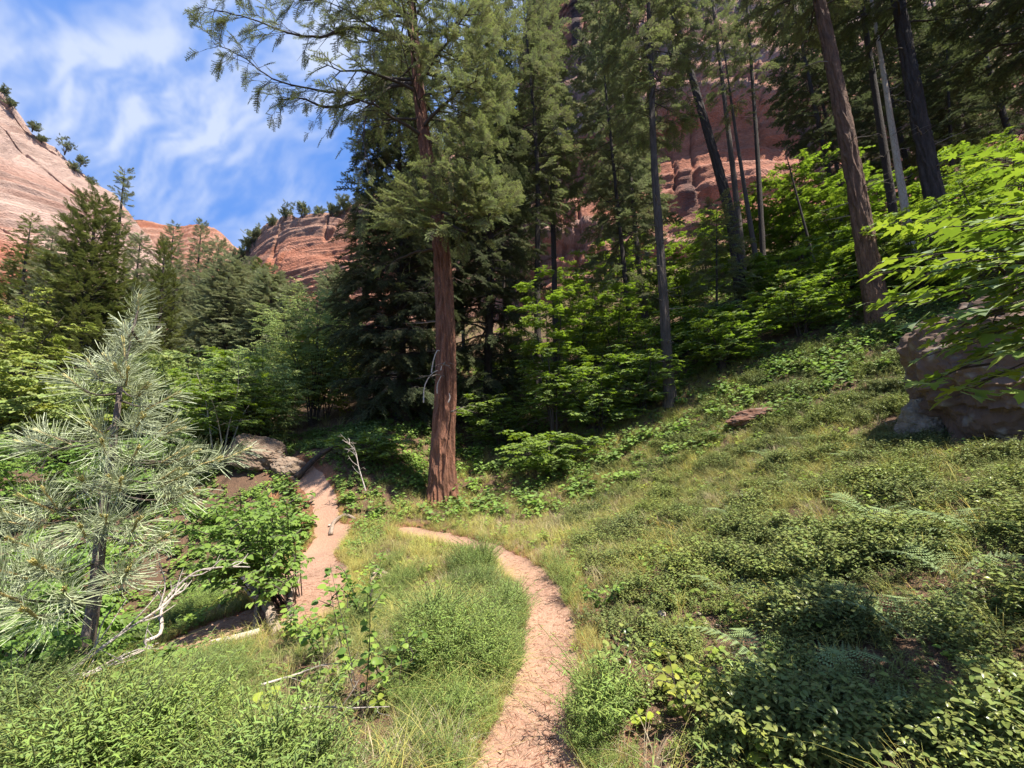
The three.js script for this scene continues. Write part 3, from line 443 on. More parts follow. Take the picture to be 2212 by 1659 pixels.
// the slope on the left: juniper, spruces and firs below the cliffs
const gl = 'conifers on the slope below the cliffs';
const far = (label, X, Ytop, Ybase, d, R, o = {}) => { const a = at(X, Ybase, d), b = at(X, Ytop, d); const g0 = h0(a.x, a.z); return conifer({ label, axis: [a, V(a.x + (b.x - a.x) * 0.6, a.y + (b.y - a.y) * 0.6, a.z)], h: b.y - g0, r0: 0.12 + (b.y - g0) * 0.012, crown0: 0.06, crownR: R, n: 100, size: 0.62, spray: SP.bush, fill: 1.15, twigTubes: false, seg: 7, lowDead: 3, droop: 0.12, rise: 0.22, bushy: 0.9, mat: MAT.pineGrey, shape: (k) => Math.pow(1 - k, 0.62) * (0.7 + 0.3 * sstep(0, 0.2, k)) + 0.05, group: gl, ...o }); };
far('dense dark yellow-green juniper below the pale cliff', 200, 428, 690, 30, 2.9, { name: 'juniper_tree', mat: MAT.juniper, spray: SP.juniper, size: 0.6, n: 150, seed: 301, droop: -0.1, rise: 0.35, fill: 1.5, shape: (k) => Math.pow(1 - k, 0.6) * (0.6 + 0.4 * sstep(0, 0.2, k)) + 0.12, limbs: 'joined', twigTubes: true });
far('airy blue-green spruce standing against the blue sky', 262, 362, 560, 52, 3.0, { name: 'spruce_tree', seed: 302, n: 60, size: 0.85, fill: 0.6, droop: 0.1, shape: (k) => Math.pow(1 - k, 0.9) + 0.06 });
far('small conical olive juniper before the slope', 352, 522, 690, 36, 1.9, { name: 'juniper_tree', mat: MAT.juniper, spray: SP.juniper, size: 0.6, seed: 303, n: 90, rise: 0.6, droop: -0.1, shape: (k) => Math.pow(1 - k, 0.8) + 0.08 });
far('dark blunt fir beneath the red banded cliff', 492, 560, 740, 34, 2.8, { seed: 304, n: 130, spray: SP.firFar, bushy: 0.2 });
far('dark spreading fir at the foot of the red banded cliff', 585, 588, 740, 33, 2.6, { seed: 305, n: 130, spray: SP.firFar, bushy: 0.2 });
far('short fir at the right foot of the red banded cliff', 634, 622, 740, 31, 1.6, { seed: 306, n: 90, spray: SP.firFar, bushy: 0.2 });
far('grey-green pine left of the dark fir on the right', 722, 590, 740, 29, 2.0, { seed: 307, n: 80 });
far('grey-green pine right of the dark juniper', 300, 505, 620, 50, 2.6, { seed: 308 });
far('shaggy pine at the ridge below the distant mesa', 372, 482, 600, 58, 2.6, { seed: 309 });
far('tall grey-green pine with a dead top near the gap', 432, 476, 600, 60, 2.5, { seed: 310, fill: 0.7 });
far('broad pine left of the red banded cliff', 470, 520, 640, 48, 3.0, { seed: 311 });
far('shaggy grey-green pine just left of the red banded cliff', 540, 560, 660, 55, 2.4, { seed: 312 });
far('olive pine at the left edge under the cliff', 60, 470, 620, 44, 3.0, { seed: 313, mat: MAT.juniper });
far('grey-green pine between juniper and left edge', 108, 500, 640, 40, 2.4, { seed: 314 });
{ const r = rng(411); for (let i = 0; i < 22; i++) { const X = 20 + i * 27 + r() * 14, d = 42 + r() * 30; far('grey-green pine among the crowded trees below the cliffs', X, 560 + r() * 50 + (X < 200 ? -30 : 0), 680, d, 2.2 + r(), { seed: 420 + i, n: 60, size: 0.75, group: 'crowded trees below the cliffs', mat: r() < 0.3 ? MAT.juniper : MAT.pineGrey }); } }
// small trees and shrubs on the cliff tops
{ const r = rng(61), list = [[140, 325, 101, 2.6, 6], [160, 365, 101, 2.0, 3], [175, 350, 102, 1.4, 3], [195, 395, 103, 1.3, 2.5], [70, 275, 95, 1.4, 2.5], [20, 222, 91, 1.3, 2.2], [5, 196, 90, 1.2, 2.5], [90, 300, 97, 1.2, 2], [620, 470, 71, 1.6, 2.8], [655, 464, 70, 1.7, 3.2], [690, 466, 70, 1.2, 2], [720, 458, 69, 1.4, 2.4], [590, 486, 72, 1.3, 2.2], [560, 510, 73, 1.5, 2.6], [540, 535, 74, 1.6, 3.2], [520, 560, 75, 1.7, 3.4], [745, 450, 69, 1.5, 3], [505, 575, 76, 2, 4], [550, 520, 73, 1.5, 3]];
  list.forEach(([X, Y, d, R, hh], i) => { const p = at(X, Y + 6, d - 0.5), t = thing('pinyon_shrub', d > 85 ? 'small gnarled pinyon clinging to the pale left cliff' : 'small pinyon on the rim of the red banded cliff', 'shrub', p.clone().add(V(0, -0.6, 0)), d > 85 ? 'pinyons on the pale left cliff' : 'pinyons on the red cliff rim'), g = new Geo(), F = new Scatter();
    for (let k = 0; k < 3; k++) { const e = V((r() - 0.5) * R, hh * (0.6 + r() * 0.4), (r() - 0.5) * R); tube(g, curve([V(0, 0, 0), V(e.x * 0.3 + (r() - 0.5) * 0.4, e.y * 0.5, e.z * 0.3), e], 5), (u) => 0.13 * (1 - u * 0.8), 5); for (let q = 0; q < 26; q++) { const s = 0.35 + r() * 0.65, b = e.clone().multiplyScalar(s).add(V((r() - 0.5) * R * 0.9, (r() - 0.3) * 0.9, (r() - 0.5) * R * 0.9)); F.add(frame(b, V(r() - 0.5, r() * 0.6, r() - 0.5), UP, 0.75 + r() * 0.5, r() * 6), ...tint(r)); } }
    part('trunk', g.build(), MAT.limb, t); F.build('crown', SP.firFar, MAT.firGrey, t); }); }

// ───────────────────────── broadleaf trees and shrubs ─────────────────────────
function broadleaf(o) {
  const { name, label, category = 'tree', group, base, h, R, stems = 5, mat, spray, n = 500, size = 0.35, bark = MAT.limb, r0 = 0.04, seed, crown0 = 0.15, flat = 0.5, lean = V(), narrow = 0, subs = 9, Rz } = o, r = rng(seed);
  base.y = ht(base.x, base.z) - 0.05; const t = thing(name, label, category, base, group), wood = new Geo(), F = new Scatter(), per = Math.max(1, Math.round(n / (stems * subs)));
  for (let i = 0; i < stems; i++) {
    const az = i * 2.4 + r() * 0.9, q = Math.sqrt((i + 0.5) / stems), e = V(Math.cos(az) * q * R * 0.75, h * (0.98 - 0.32 * q * q) * (0.85 + r() * 0.15), Math.sin(az) * q * (Rz || R) * 0.75).add(lean), s0 = V((r() - 0.5) * 0.1 * stems ** 0.5, 0, (r() - 0.5) * 0.1 * stems ** 0.5);
    const st = new THREE.CatmullRomCurve3([s0, V(mix(s0.x, e.x, 0.22 + narrow * 0.1), e.y * 0.35, mix(s0.z, e.z, 0.22)), V(mix(s0.x, e.x, 0.6) + (r() - 0.5) * 0.3, e.y * 0.7, mix(s0.z, e.z, 0.6) + (r() - 0.5) * 0.3), e]);
    tube(wood, st.getPoints(12), (u) => r0 * (0.7 + r() * 0.06) * (1 - u * 0.85), 6);
    for (let k = 0; k < subs; k++) {
      const s = crown0 + (1 - crown0) * (k + r() * 0.8) / subs, p = st.getPoint(Math.min(1, s)), a = k * 2.4 + r() * 1.2 + i, len = (R * (0.28 + 0.5 * r()) * (1.05 - s * 0.55)), d = V(Math.cos(a), 0.15 + r() * 0.5 * (1 - flat), Math.sin(a)).normalize();
      const out = e.clone().setY(0).normalize(); d.addScaledVector(out, 0.35).normalize();
      const q2 = p.clone().addScaledVector(d, len), mid = p.clone().lerp(q2, 0.5).add(V(0, 0.06 * len, 0)); tube(wood, [p, mid, q2], (u) => Math.max(0.004, r0 * 0.28 * (1 - s * 0.6)) * (1 - u * 0.7), 4);
      for (let m = 0; m < per; m++) { const f = 0.2 + 0.85 * (m + r()) / per, y = (r() - 0.5) * 2.4, dd = V(d.x * Math.cos(y) - d.z * Math.sin(y), d.y * 0.5 + (r() - 0.55) * 0.5 * (1.3 - flat), d.x * Math.sin(y) + d.z * Math.cos(y)), b = p.clone().lerp(q2, f).add(V((r() - 0.5) * 0.3, (r() - 0.5) * 0.28 * (1.4 - flat), (r() - 0.5) * 0.3).multiplyScalar(R * 0.5)); F.add(frame(b, dd, UP, size * (0.7 + r() * 0.6), (r() - 0.5) * 1.2 * (1.4 - flat)), ...tint(r, 0.35)); }
    }
  }
  part('stem', wood.build(), bark, t, 'stuff'); F.build('crown', spray, mat, t); return t;
}
const spot = (X, Y, d) => at(X, Y, d);
const B = (name, label, X, Y, d, h, R, seed, o) => broadleaf({ name, label, base: spot(X, Y, d), h, R, seed, ...o });
const mapleO = { mat: MAT.maple, spray: SP.maple, size: 0.34, flat: 0.75 };
B('birch_tree', 'multi-stemmed light green birch spreading beside the trail bend', 674, 975, 18, 7.2, 3.1, 501, { mat: MAT.birch, spray: SP.birch, size: 0.36, n: 3000, stems: 13, r0: 0.05, crown0: 0.25, subs: 14, flat: 0.2 });
B('maple_tree', 'young maple with slim pale trunk behind the ponderosa', 478, 975, 11.5, 3.6, 1.75, 502, { ...mapleO, n: 620, stems: 4, r0: 0.035, crown0: 0.45, subs: 12, bark: MAT.palebark, size: 0.3, narrow: 1 });
B('oak_tree', 'yellow-green oak leaning in at the left edge', 15, 780, 16, 8.2, 2.8, 503, { mat: MAT.oak, spray: SP.oak, size: 0.38, n: 1500, stems: 6, r0: 0.09, subs: 14 });
B('leafy_shrub', 'light green leafy shrub behind the top of the ponderosa', 345, 780, 19, 5.2, 2.6, 504, { category: 'shrub', mat: MAT.birch, spray: SP.oak, size: 0.36, n: 1100, stems: 7, subs: 11 });
B('leafy_shrub', 'grey-green leafy shrub left of the ponderosa top', 165, 800, 17, 3.6, 2.4, 505, { category: 'shrub', mat: MAT.birch, spray: SP.oak, size: 0.34, n: 800, stems: 7, subs: 10 });
B('leafy_shrub', 'dim green shrub at the left edge behind the wash', 20, 900, 10, 2.6, 2.2, 506, { category: 'shrub', mat: MAT.cherry, spray: SP.cherry, size: 0.3, n: 750, stems: 8, subs: 9 });
B('leafy_shrub', 'broad leafy shrub between the young maple and the birch', 560, 900, 18, 4.4, 2.4, 507, { category: 'shrub', mat: MAT.birch, spray: SP.birch, size: 0.36, n: 900, stems: 7, subs: 10 });
B('leafy_shrub', 'light green shrub below the right foot of the red cliff', 740, 850, 21, 5.4, 2.4, 508, { category: 'shrub', mat: MAT.birch, spray: SP.birch, size: 0.38, n: 900, stems: 7, subs: 10 });
B('leafy_shrub', 'low shrub screening the wash behind the ponderosa', 330, 960, 10.5, 1.9, 1.9, 509, { category: 'shrub', mat: MAT.cherry, spray: SP.cherry, size: 0.28, n: 600, stems: 8, subs: 8 });
B('maple_tree', 'bright backlit maple right behind the great fir trunk', 1195, 830, 13.5, 7.2, 1.7, 510, { ...mapleO, n: 1150, stems: 5, r0: 0.05, crown0: 0.2, subs: 15 });
B('maple_shrub', 'wide green maple shrub with layered leaves at mid slope', 1290, 890, 13, 2.9, 2.1, 511, { ...mapleO, category: 'shrub', n: 900, stems: 8, subs: 10 });
B('maple_shrub', 'low dark maple shrub over the fallen log', 1190, 950, 11.8, 1.5, 1.6, 512, { ...mapleO, category: 'shrub', n: 480, stems: 7, subs: 7 });
B('maple_shrub', 'green maple shrub just left of the slender grey fir', 1385, 830, 12.9, 2.6, 1.4, 513, { ...mapleO, category: 'shrub', n: 520, stems: 6, subs: 9 });
B('maple_shrub', 'dim maple shrub right of the slender grey fir', 1560, 790, 13, 2.1, 2.0, 514, { ...mapleO, category: 'shrub', n: 720, stems: 8, subs: 9 });
B('maple_shrub', 'pale-leaved maple shrub left of the stout orange trunk', 1745, 780, 12.5, 2.1, 2.0, 515, { ...mapleO, category: 'shrub', n: 720, stems: 8, subs: 9 });
B('maple_tree', 'glowing yellow-green maple high between the slim poles and stout trunk', 1740, 620, 21, 6.6, 3.0, 516, { ...mapleO, n: 1500, size: 0.42, stems: 8, subs: 14 });
B('maple_tree', 'glowing maple behind the stout orange trunk', 1850, 640, 18, 5.6, 2.4, 517, { ...mapleO, n: 1000, size: 0.4, stems: 7, subs: 12 });
B('maple_tree', 'glowing maple behind the slim poles', 1600, 620, 23, 5.2, 2.6, 518, { ...mapleO, n: 900, size: 0.42, stems: 7, subs: 12 });
B('maple_tree', 'small bright maple behind the slender grey fir', 1480, 690, 19, 4.4, 1.9, 519, { ...mapleO, n: 620, size: 0.4, stems: 6, subs: 11 });
B('maple_tree', 'dim maple thicket left of the slender grey fir', 1330, 760, 17, 5.0, 2.1, 520, { ...mapleO, n: 800, size: 0.38, stems: 6, subs: 12 });
B('maple_tree', 'green maple under the dark fir on the right', 2010, 680, 11, 3.4, 2.0, 521, { ...mapleO, n: 700, stems: 7, subs: 10 });
B('maple_tree', 'bright maple at the right edge under the corner fir', 2150, 640, 9.5, 3.6, 1.9, 522, { ...mapleO, n: 480, stems: 7, subs: 11 });
[[1260, 800, 20, 5], [1420, 690, 24, 5], [1530, 660, 27, 5.5], [1680, 600, 27, 6], [1800, 560, 25, 6], [1930, 560, 20, 5], [2090, 560, 16, 4.6], [2180, 520, 14, 4.4], [1120, 860, 19, 4], [1660, 700, 16, 2.6], [1500, 740, 15, 2.4], [1850, 740, 13.5, 2.4], [1250, 760, 25, 7], [1300, 740, 28, 7.5], [1360, 700, 30, 7]].forEach(([X, Y, d, h], i) => B('maple_tree', 'leafy maple among the trunks of the forest slope', X, Y, d, h, 1.5 + h * 0.22, 540 + i, { ...mapleO, n: 640, size: 0.42, stems: 6, subs: 10, group: 'maples of the forest understorey' }));
B('maple_shrub', 'dark leafy shrub at the foot of the dense fir left of the trunk', 800, 1050, 11.5, 1.0, 1.3, 523, { ...mapleO, category: 'shrub', n: 360, stems: 7, subs: 7, size: 0.28 });
B('maple_shrub', 'leafy thicket in the gloom behind the great fir trunk', 1080, 900, 15, 2.4, 1.9, 524, { ...mapleO, category: 'shrub', n: 560, stems: 7, subs: 9 });
B('leafy_shrub', 'dark low shrub at the left edge beside the ponderosa', 60, 1250, 4.6, 1.15, 1.1, 525, { category: 'shrub', mat: MAT.cherry, spray: SP.cherry, size: 0.22, n: 520, stems: 9, subs: 7 });
B('leafy_shrub', 'dark leafy shrub low in the left corner', 20, 1420, 3.4, 0.7, 0.8, 526, { category: 'shrub', mat: MAT.cherry, spray: SP.cherry, size: 0.2, n: 340, stems: 9, subs: 6 });
B('leafy_shrub', 'leafy shrub rising behind the left ponderosa boughs', 90, 1080, 6.8, 1.9, 1.5, 527, { category: 'shrub', mat: MAT.cherry, spray: SP.cherry, size: 0.26, n: 760, stems: 9, subs: 8 });
B('leafy_shrub', 'shrub beside the broken stump', 560, 1120, 8.2, 1.2, 1.0, 528, { category: 'shrub', mat: MAT.cherry, spray: SP.cherry, size: 0.24, n: 420, stems: 8, subs: 7 });

{ // crowded brush over the left slope and round the wash
  const r = rng(640), kinds = [[MAT.birch, SP.oak, 'light green round-leaved brush on the slope left of the great fir'], [MAT.birch, SP.birch, 'light green fine-leaved brush on the slope left of the great fir'], [MAT.oak, SP.oak, 'yellow-green oak brush on the slope left of the great fir'], [MAT.cherry, SP.cherry, 'deep green brush on the slope left of the great fir']];
  for (let i = 0; i < 40; i++) { const X = -40 + (i * 137) % 800 + r() * 30, d = 13 + r() * r() * 26, [m, sp, lb] = kinds[Math.floor(r() * 4)]; if (X > 590 && X < 780 && d < 17) continue; B('brush_shrub', lb, X, 800, d, 2.2 + r() * 2.2 + d * 0.03, 1.6 + r() * 1.1, 641 + i, { category: 'shrub', group: lb.split(' on ')[0], mat: m, spray: sp, size: 0.4 + d * 0.006, n: 430, stems: 6, subs: 8 }); }
}

// leaves that can be told apart: each a mesh of its own on the two nearest shrubs
function mapleLeafGeo(seed, kind) { const g = new Geo(), r = rng(seed); TM.identity(); kind === 'maple' ? addMaple(g, TM, 0.12 + r() * 0.15, 0.1 + r() * 0.25) : addLeaf(g, kind, TM, 0.2 + r() * 0.3, 0.1 + r() * 0.35); return g.build(true); }
function leafedShrub(o) {
  const { name, label, category, base, twigs, geoms, mat, size, seed, bark = MAT.limb, gap = 0.06, r0 = 0.01, flat = 0.3, keep = 300 } = o, r = rng(seed), t = thing(name, label, category, base), L = [], wood = new Geo();
  for (const pts of twigs) {
    const c = new THREE.CatmullRomCurve3(pts), len = c.getLength(); tube(wood, c.getPoints(10).map((p) => p.sub(base)), (u) => r0 * (1 - u * 0.75), 5); let k = 0;
    for (let s = (o.from || 0.25) * len; s < len; s += gap * (0.6 + r() * 0.8)) { const u = s / len, p = c.getPointAt(u), tan = c.getTangentAt(u); for (const sd of [-1, 1]) { if (r() < 0.12) continue; const y = sd * (0.6 + r() * 0.6) * (u > 0.97 ? 0.3 : 1), d = V(tan.x * Math.cos(y) - tan.z * Math.sin(y), tan.y * 0.4 + (r() - 0.6) * flat, tan.x * Math.sin(y) + tan.z * Math.cos(y)).normalize(), q = p.clone().addScaledVector(d, o.petiole || 0.015); if (o.petiole) tube(wood, [p, q].map((v) => v.clone().sub(base)), () => 0.0018, 3);
      L.push([q, d, size * (0.65 + r() * 0.6), (r() - 0.5) * 2 * flat, r()]); } k++; }
  }
  part('stem', wood.build(), bark, t, 'stuff');
  L.sort((a, b) => a[0].distanceTo(EYE) / a[2] - b[0].distanceTo(EYE) / b[2]);
  const seen = (p) => { const v = p.clone().applyMatrix4(camera.matrixWorldInverse); return v.z < 0 && Math.abs(v.x / v.z) < 1.3 && Math.abs(v.y / v.z) < 0.97; };
  const mats = [0.68, 0.88, 1.06, 1.28].map((f, i) => { const m = mat.clone(); m.vertexColors = false; m.color.multiplyScalar(f); m.color.r *= 0.9 + 0.08 * i; return m; }), rest = new Scatter(); let count = 0;
  for (const [q, d, s, roll, k] of L) { const M = frame(q.clone().sub(base), d, UP, s, roll); if (count < keep && seen(q)) { const m = part('leaf', geoms[Math.floor(k * 997) % geoms.length], mats[Math.floor(k * 4)], t); M.decompose(m.position, m.quaternion, m.scale); count++; } else rest.add(M, 0.9 + k * 0.25, 0.9 + k * 0.2, 0.9 + k * 0.2); }
  rest.build('foliage', geoms[0], mat, t); return t;
}
camera.updateMatrixWorld(true); camera.matrixWorldInverse.copy(camera.matrixWorld).invert();
const mapleGeos = [1, 2, 3, 4].map((s) => mapleLeafGeo(s, 'maple')), cherryGeos = [5, 6, 7, 8].map((s) => mapleLeafGeo(s, 'ovate'));
{ // near maple, its trunk outside the picture on the right
  const r = rng(33), base = V(4.4, 0, -1.9); base.y = ht(base.x, base.z) - 0.05; const twigs = [], root = V(4.2, base.y + 1.25, -2.0);
  const tips = [[1900, 590, 3.9], [2010, 560, 3.7], [1935, 480, 4.4], [2120, 440, 3.6], [1870, 655, 4.6], [2030, 700, 3.6], [2100, 640, 3.4], [2190, 400, 3.6], [2190, 500, 3.1], [2000, 770, 3.8], [2150, 720, 3.1], [2060, 860, 3.5], [2080, 330, 4.6], [2195, 350, 3.9], [2200, 850, 2.9], [2110, 770, 3.4], [1990, 640, 3.4], [2160, 620, 2.8], [2040, 740, 3.2], [2190, 760, 2.7], [2000, 830, 3.5], [2010, 470, 3.8], [2160, 470, 3.0], [2205, 580, 2.6], [1920, 560, 3.2], [2050, 490, 2.9], [2120, 500, 2.8], [1930, 655, 3.3], [2000, 690, 3.0], [2140, 670, 2.7], [2000, 590, 2.9], [2060, 570, 2.8]];
  for (const [X, Y, d0] of tips) { const d = 0.58 * d0, e = at(X, Y, d), a = e.clone().lerp(root, 0.55).add(V(0.1, 0.16, 0)), s = e.clone().lerp(root, 0.95); s.y = mix(root.y, e.y, 0.6); twigs.push([s, a, e.clone().lerp(a, 0.4).add(V(0, 0.05, 0)), e]); for (const f of [0.3]) { const p = e.clone().lerp(a, f), q = p.clone().add(V(-0.14 - r() * 0.16, -0.02 - r() * 0.08, (r() - 0.5) * 0.4)); twigs.push([p, p.clone().lerp(q, 0.5).add(V(0, 0.02, 0)), q]); } }
  const t = leafedShrub({ name: 'maple_tree', label: 'near maple reaching large backlit leaves in from the right edge', category: 'tree', base, twigs, geoms: mapleGeos, mat: MAT.maple, size: 0.105, seed: 34, gap: 0.085, petiole: 0.045, r0: 0.008, flat: 0.42, from: 0.62 });
  const g = new Geo(); tube(g, curve([V(0, 0, 0), V(-0.05, 0.9, -0.1), V(-0.2, 2, -0.2), V(-0.1, 4, -0.3)], 14), (u) => 0.06 * (1 - u * 0.6), 8); part('trunk', g.build(), MAT.barkGrey, t);
}
B('maple_tree', 'unseen maple crown added beyond the right edge to dapple the slope', 2212, 900, 0.9, 4.6, 2.1, 35, { ...mapleO, base: V(6.1, 0, -0.6), n: 420, stems: 6, subs: 10, crown0: 0.45, size: 0.36 });  // crown added out of view, casts dappled shade over the lower right
{ // bright bush with rounded leaves beside the wash
  const r = rng(44), base = V(-2.9, 0, -5.3); base.y = ht(base.x, base.z) - 0.04; const twigs = [];
  for (let i = 0; i < 46; i++) { const X = 375 + r() * 260, Y = 1040 + r() * 270, d = 5.2 - 0.9 * ((Y - 1040) / 270) + (r() - 0.5) * 0.9, e = at(X, Y, d); e.y = Math.max(e.y, ht(e.x, e.z) + 0.1); const s = base.clone().add(V((r() - 0.5) * 0.4, 0, (r() - 0.5) * 0.4)), m = s.clone().lerp(e, 0.55).add(V(0, 0.2 + r() * 0.15, 0)); twigs.push([s, m, e]); for (let k = 0; k < 3; k++) { const f = 0.1 + r() * 0.6, p = e.clone().lerp(m, f), q = p.clone().add(V((r() - 0.5) * 0.5, r() * 0.16, (r() - 0.4) * 0.5)); twigs.push([p, p.clone().lerp(q, 0.5).add(V(0, 0.02, 0)), q]); } }
  leafedShrub({ name: 'chokecherry_bush', label: 'bright bush with rounded glossy leaves beside the dirt bank', category: 'shrub', base, twigs, geoms: cherryGeos, mat: MAT.cherry, size: 0.072, seed: 45, gap: 0.042, r0: 0.008, flat: 0.7, from: 0.35 });
}

// ───────────────────────── young ponderosa pine ─────────────────────────
{
  const d = 4.0, axis = [[178, 1455], [205, 1280], [218, 1150], [235, 1020], [252, 900], [262, 820], [285, 720], [298, 672]].map(([X, Y], i) => at(X, Y, 3.55 + i * 0.05)), base = axis[0].clone(); base.y = ht(base.x, base.z) - 0.03; axis[0] = base.clone();
  const t = thing('ponderosa_pine', 'young ponderosa pine with long needle tufts in the left foreground', 'tree', base), loc = (p) => p.clone().sub(base), g = new Geo(); tube(g, curve(axis.map(loc), 40), (u) => 0.052 * (1 - u * 0.85), 10, { rough: 0.16, freq: 9 }); part('trunk', g.build(), barkMat(0.21, 0.17, 0.14, 3, 0.008), t);
  const tuft = (seed) => { const r = rng(seed), g = new Geo(); tube(g, [V(-0.02, 0, 0), V(0.1, 0, 0), V(0.2, 0.01, 0)], (u) => 0.0075, 4, { col: [1.1, 0.75, 0.5] });
    for (let i = 0; i < 130; i++) { const x = -0.06 + r() * 0.26, a = r() * 6.28, sp = 0.35 + 0.6 * (1 - x / 0.2) + r() * 0.35, l = 0.12 + r() * 0.07, dir = V(Math.cos(sp), Math.sin(sp) * Math.cos(a), Math.sin(sp) * Math.sin(a)), s = V().crossVectors(dir, V(r() - 0.5, r() - 0.5, r() - 0.5)).normalize().multiplyScalar(0.0016), f = 0.8 + r() * 0.45, c = [f, f, f * (0.9 + r() * 0.2)]; const p0 = V(x, 0, 0), p1 = p0.clone().addScaledVector(dir, l * 0.55), p2 = p0.clone().addScaledVector(dir, l).add(V((r() - 0.5) * 0.02, -0.02 - r() * 0.04, (r() - 0.5) * 0.02)); const q = [p0, p1, p2].map((p, k) => [g.v(p.x - s.x, p.y - s.y, p.z - s.z, 0, 0, ...c), g.v(p.x + s.x, p.y + s.y, p.z + s.z, 0, 0, ...c)]); g.quad(q[0][0], q[0][1], q[1][1], q[1][0]); g.quad(q[1][0], q[1][1], q[2][1], q[2][0]); }
    for (let i = 0; i < 7; i++) { const y = (r() - 0.5) * 0.012, z = (r() - 0.5) * 0.012; tube(g, [V(0.19, y, z), V(0.225 + r() * 0.02, y * 1.6, z * 1.6)], () => 0.0035, 4, { col: [1.5, 1.15, 0.7] }); } return g.build(true); };
  const tufts = [51, 52, 53].map(tuft), mat = MAT.pine.clone(); mat.vertexColors = true; const r = rng(54);
  // [tip X, tip Y, depth, trunk X, trunk Y]
  const tips = [[298, 668, 3.9], [275, 720, 3.8, 288, 715], [315, 735, 4.0, 288, 720], [270, 770, 3.7, 276, 765], [240, 790, 3.8, 270, 790], [200, 805, 3.9, 262, 825], [170, 835, 3.6, 258, 850], [275, 815, 3.4, 264, 830], [305, 850, 3.6, 262, 840], [345, 870, 3.9, 258, 865], [300, 915, 3.4, 252, 905], [365, 935, 4.0, 252, 915], [210, 930, 3.4, 250, 910], [120, 945, 3.5, 246, 940], [70, 965, 3.7, 246, 945], [225, 970, 3.2, 244, 965], [290, 985, 3.3, 242, 975], [390, 990, 3.9, 240, 990], [430, 1005, 4.0, 240, 995], [500, 985, 4.3, 240, 990], [370, 1040, 3.6, 236, 1020], [190, 1050, 3.2, 236, 1030], [260, 1050, 3.2, 236, 1040], [380, 1075, 3.8, 232, 1060], [85, 1090, 3.3, 228, 1090], [30, 1130, 3.3, 226, 1100], [180, 1150, 3.0, 224, 1130], [290, 1140, 3.2, 222, 1140], [340, 1170, 3.4, 220, 1150], [60, 1180, 3.1, 220, 1160], [100, 1230, 3.0, 215, 1210], [30, 1240, 3.0, 215, 1215], [270, 1245, 3.1, 213, 1225], [150, 1290, 2.9, 208, 1270], [75, 1330, 2.9, 205, 1290], [20, 1290, 2.9, 206, 1280], [230, 1130, 3.1, 224, 1120]];
  tips.forEach(([X, Y, dd, TX, TY], i) => { const e = at(X, Y, dd), s = TX ? at(TX, TY, 3.7) : axis[axis.length - 1], mid = s.clone().lerp(e, 0.55).add(V(0, -0.05, 0)), dir = TX ? e.clone().sub(mid).normalize().add(V(0, 0.35, 0.1)) : V(0.05, 1, 0.05); let own = t; if (TX) { const b = new Geo(); tube(b, curve([s, mid, e].map(loc), 6), (u) => 0.011 * (1 - u * 0.4), 5); own = part('branch', b.build(), MAT.barkGrey, t); }
    const put = (p, dv, sc) => { const m = part('needle_tuft', tufts[Math.floor(r() * 3)], mat, own); frame(loc(p), dv, UP, sc, r() * 6).decompose(m.position, m.quaternion, m.scale); };
    put(e.clone().addScaledVector(dir.clone().normalize(), -0.1), dir, 1.0 + r() * 0.3); if (r() < 0.45) put(mid.clone().lerp(e, 0.45), dir.clone().add(V((r() - 0.5), 0.2, r() - 0.5)), 0.9 + r() * 0.2); });
}

// ───────────────────────── rocks, logs, dead wood ─────────────────────────
function rock(name, label, p, s, seed, col, o = {}) {
  const g = new THREE.IcosahedronGeometry(1, o.detail || 24), a = g.attributes.position, c = new Float32Array(a.count * 3), v = V();
  for (let i = 0; i < a.count; i++) { v.fromBufferAttribute(a, i); const k = 1 + 0.42 * fbm(v.x * 1.1 + seed, v.y * 1.1, v.z * 1.1, 3) + 0.13 * fbm(v.x * 4 + seed, v.y * 4, v.z * 4, 3) + 0.05 * fbm(v.x * 14, v.y * 14 + seed, v.z * 14, 2), y = v.y; const flat = Math.round((y + 0.3 * v.x) * 5 + 0.4 * N3(v.x * 3, 1, v.z * 3)); const lay = ((Math.sin((flat + seed) * 91.7) * 43758.5) % 1 + 1) % 1; v.multiplyScalar(k * (0.93 + 0.1 * lay)); a.setXYZ(i, v.x * s.x, Math.max(-0.6, v.y) * s.y, v.z * s.z); const f = 0.85 + 0.3 * lay + 0.35 * fbm(v.x * 3, v.y * 3, v.z * 3 + seed, 3), lich = sstep(0.15, 0.3, fbm(v.x * 5 + 9, v.y * 5, v.z * 5, 3)) * 0.35; for (let k2 = 0; k2 < 3; k2++) c[i * 3 + k2] = mix(col[k2] * f, [0.3, 0.29, 0.24][k2], lich); }
  g.setAttribute('color', new THREE.BufferAttribute(c, 3)); g.computeVertexNormals();
  const m = part(numbered(name), g, stoneMat, null); m.position.copy(p); m.rotation.y = o.turn || 0; m.rotation.z = o.tilt || 0; m.userData = { label, category: o.category || 'boulder' }; return m;
}
const stoneMat = std(1, 1, 1, { vertexColors: true, roughness: 1 });
const onG = (x, d, dy = 0) => V(x, ht(x, -d) + dy, -d);
{ const p = at(2235, 800, 5.6); p.y = ht(p.x, p.z) + 0.35; rock('boulder', 'big brown mossy boulder half hidden by maple leaves at the right edge', p, V(1.5, 1.45, 1.2), 3, [0.115, 0.07, 0.046], { detail: 40, tilt: 0.2 }); }
{ const p = at(1990, 850, 6.2); p.y = ht(p.x, p.z) + 0.12; rock('boulder', 'smaller grey boulder left of the big brown boulder', p, V(0.36, 0.42, 0.36), 7, [0.17, 0.135, 0.1], { tilt: -0.2 }); }
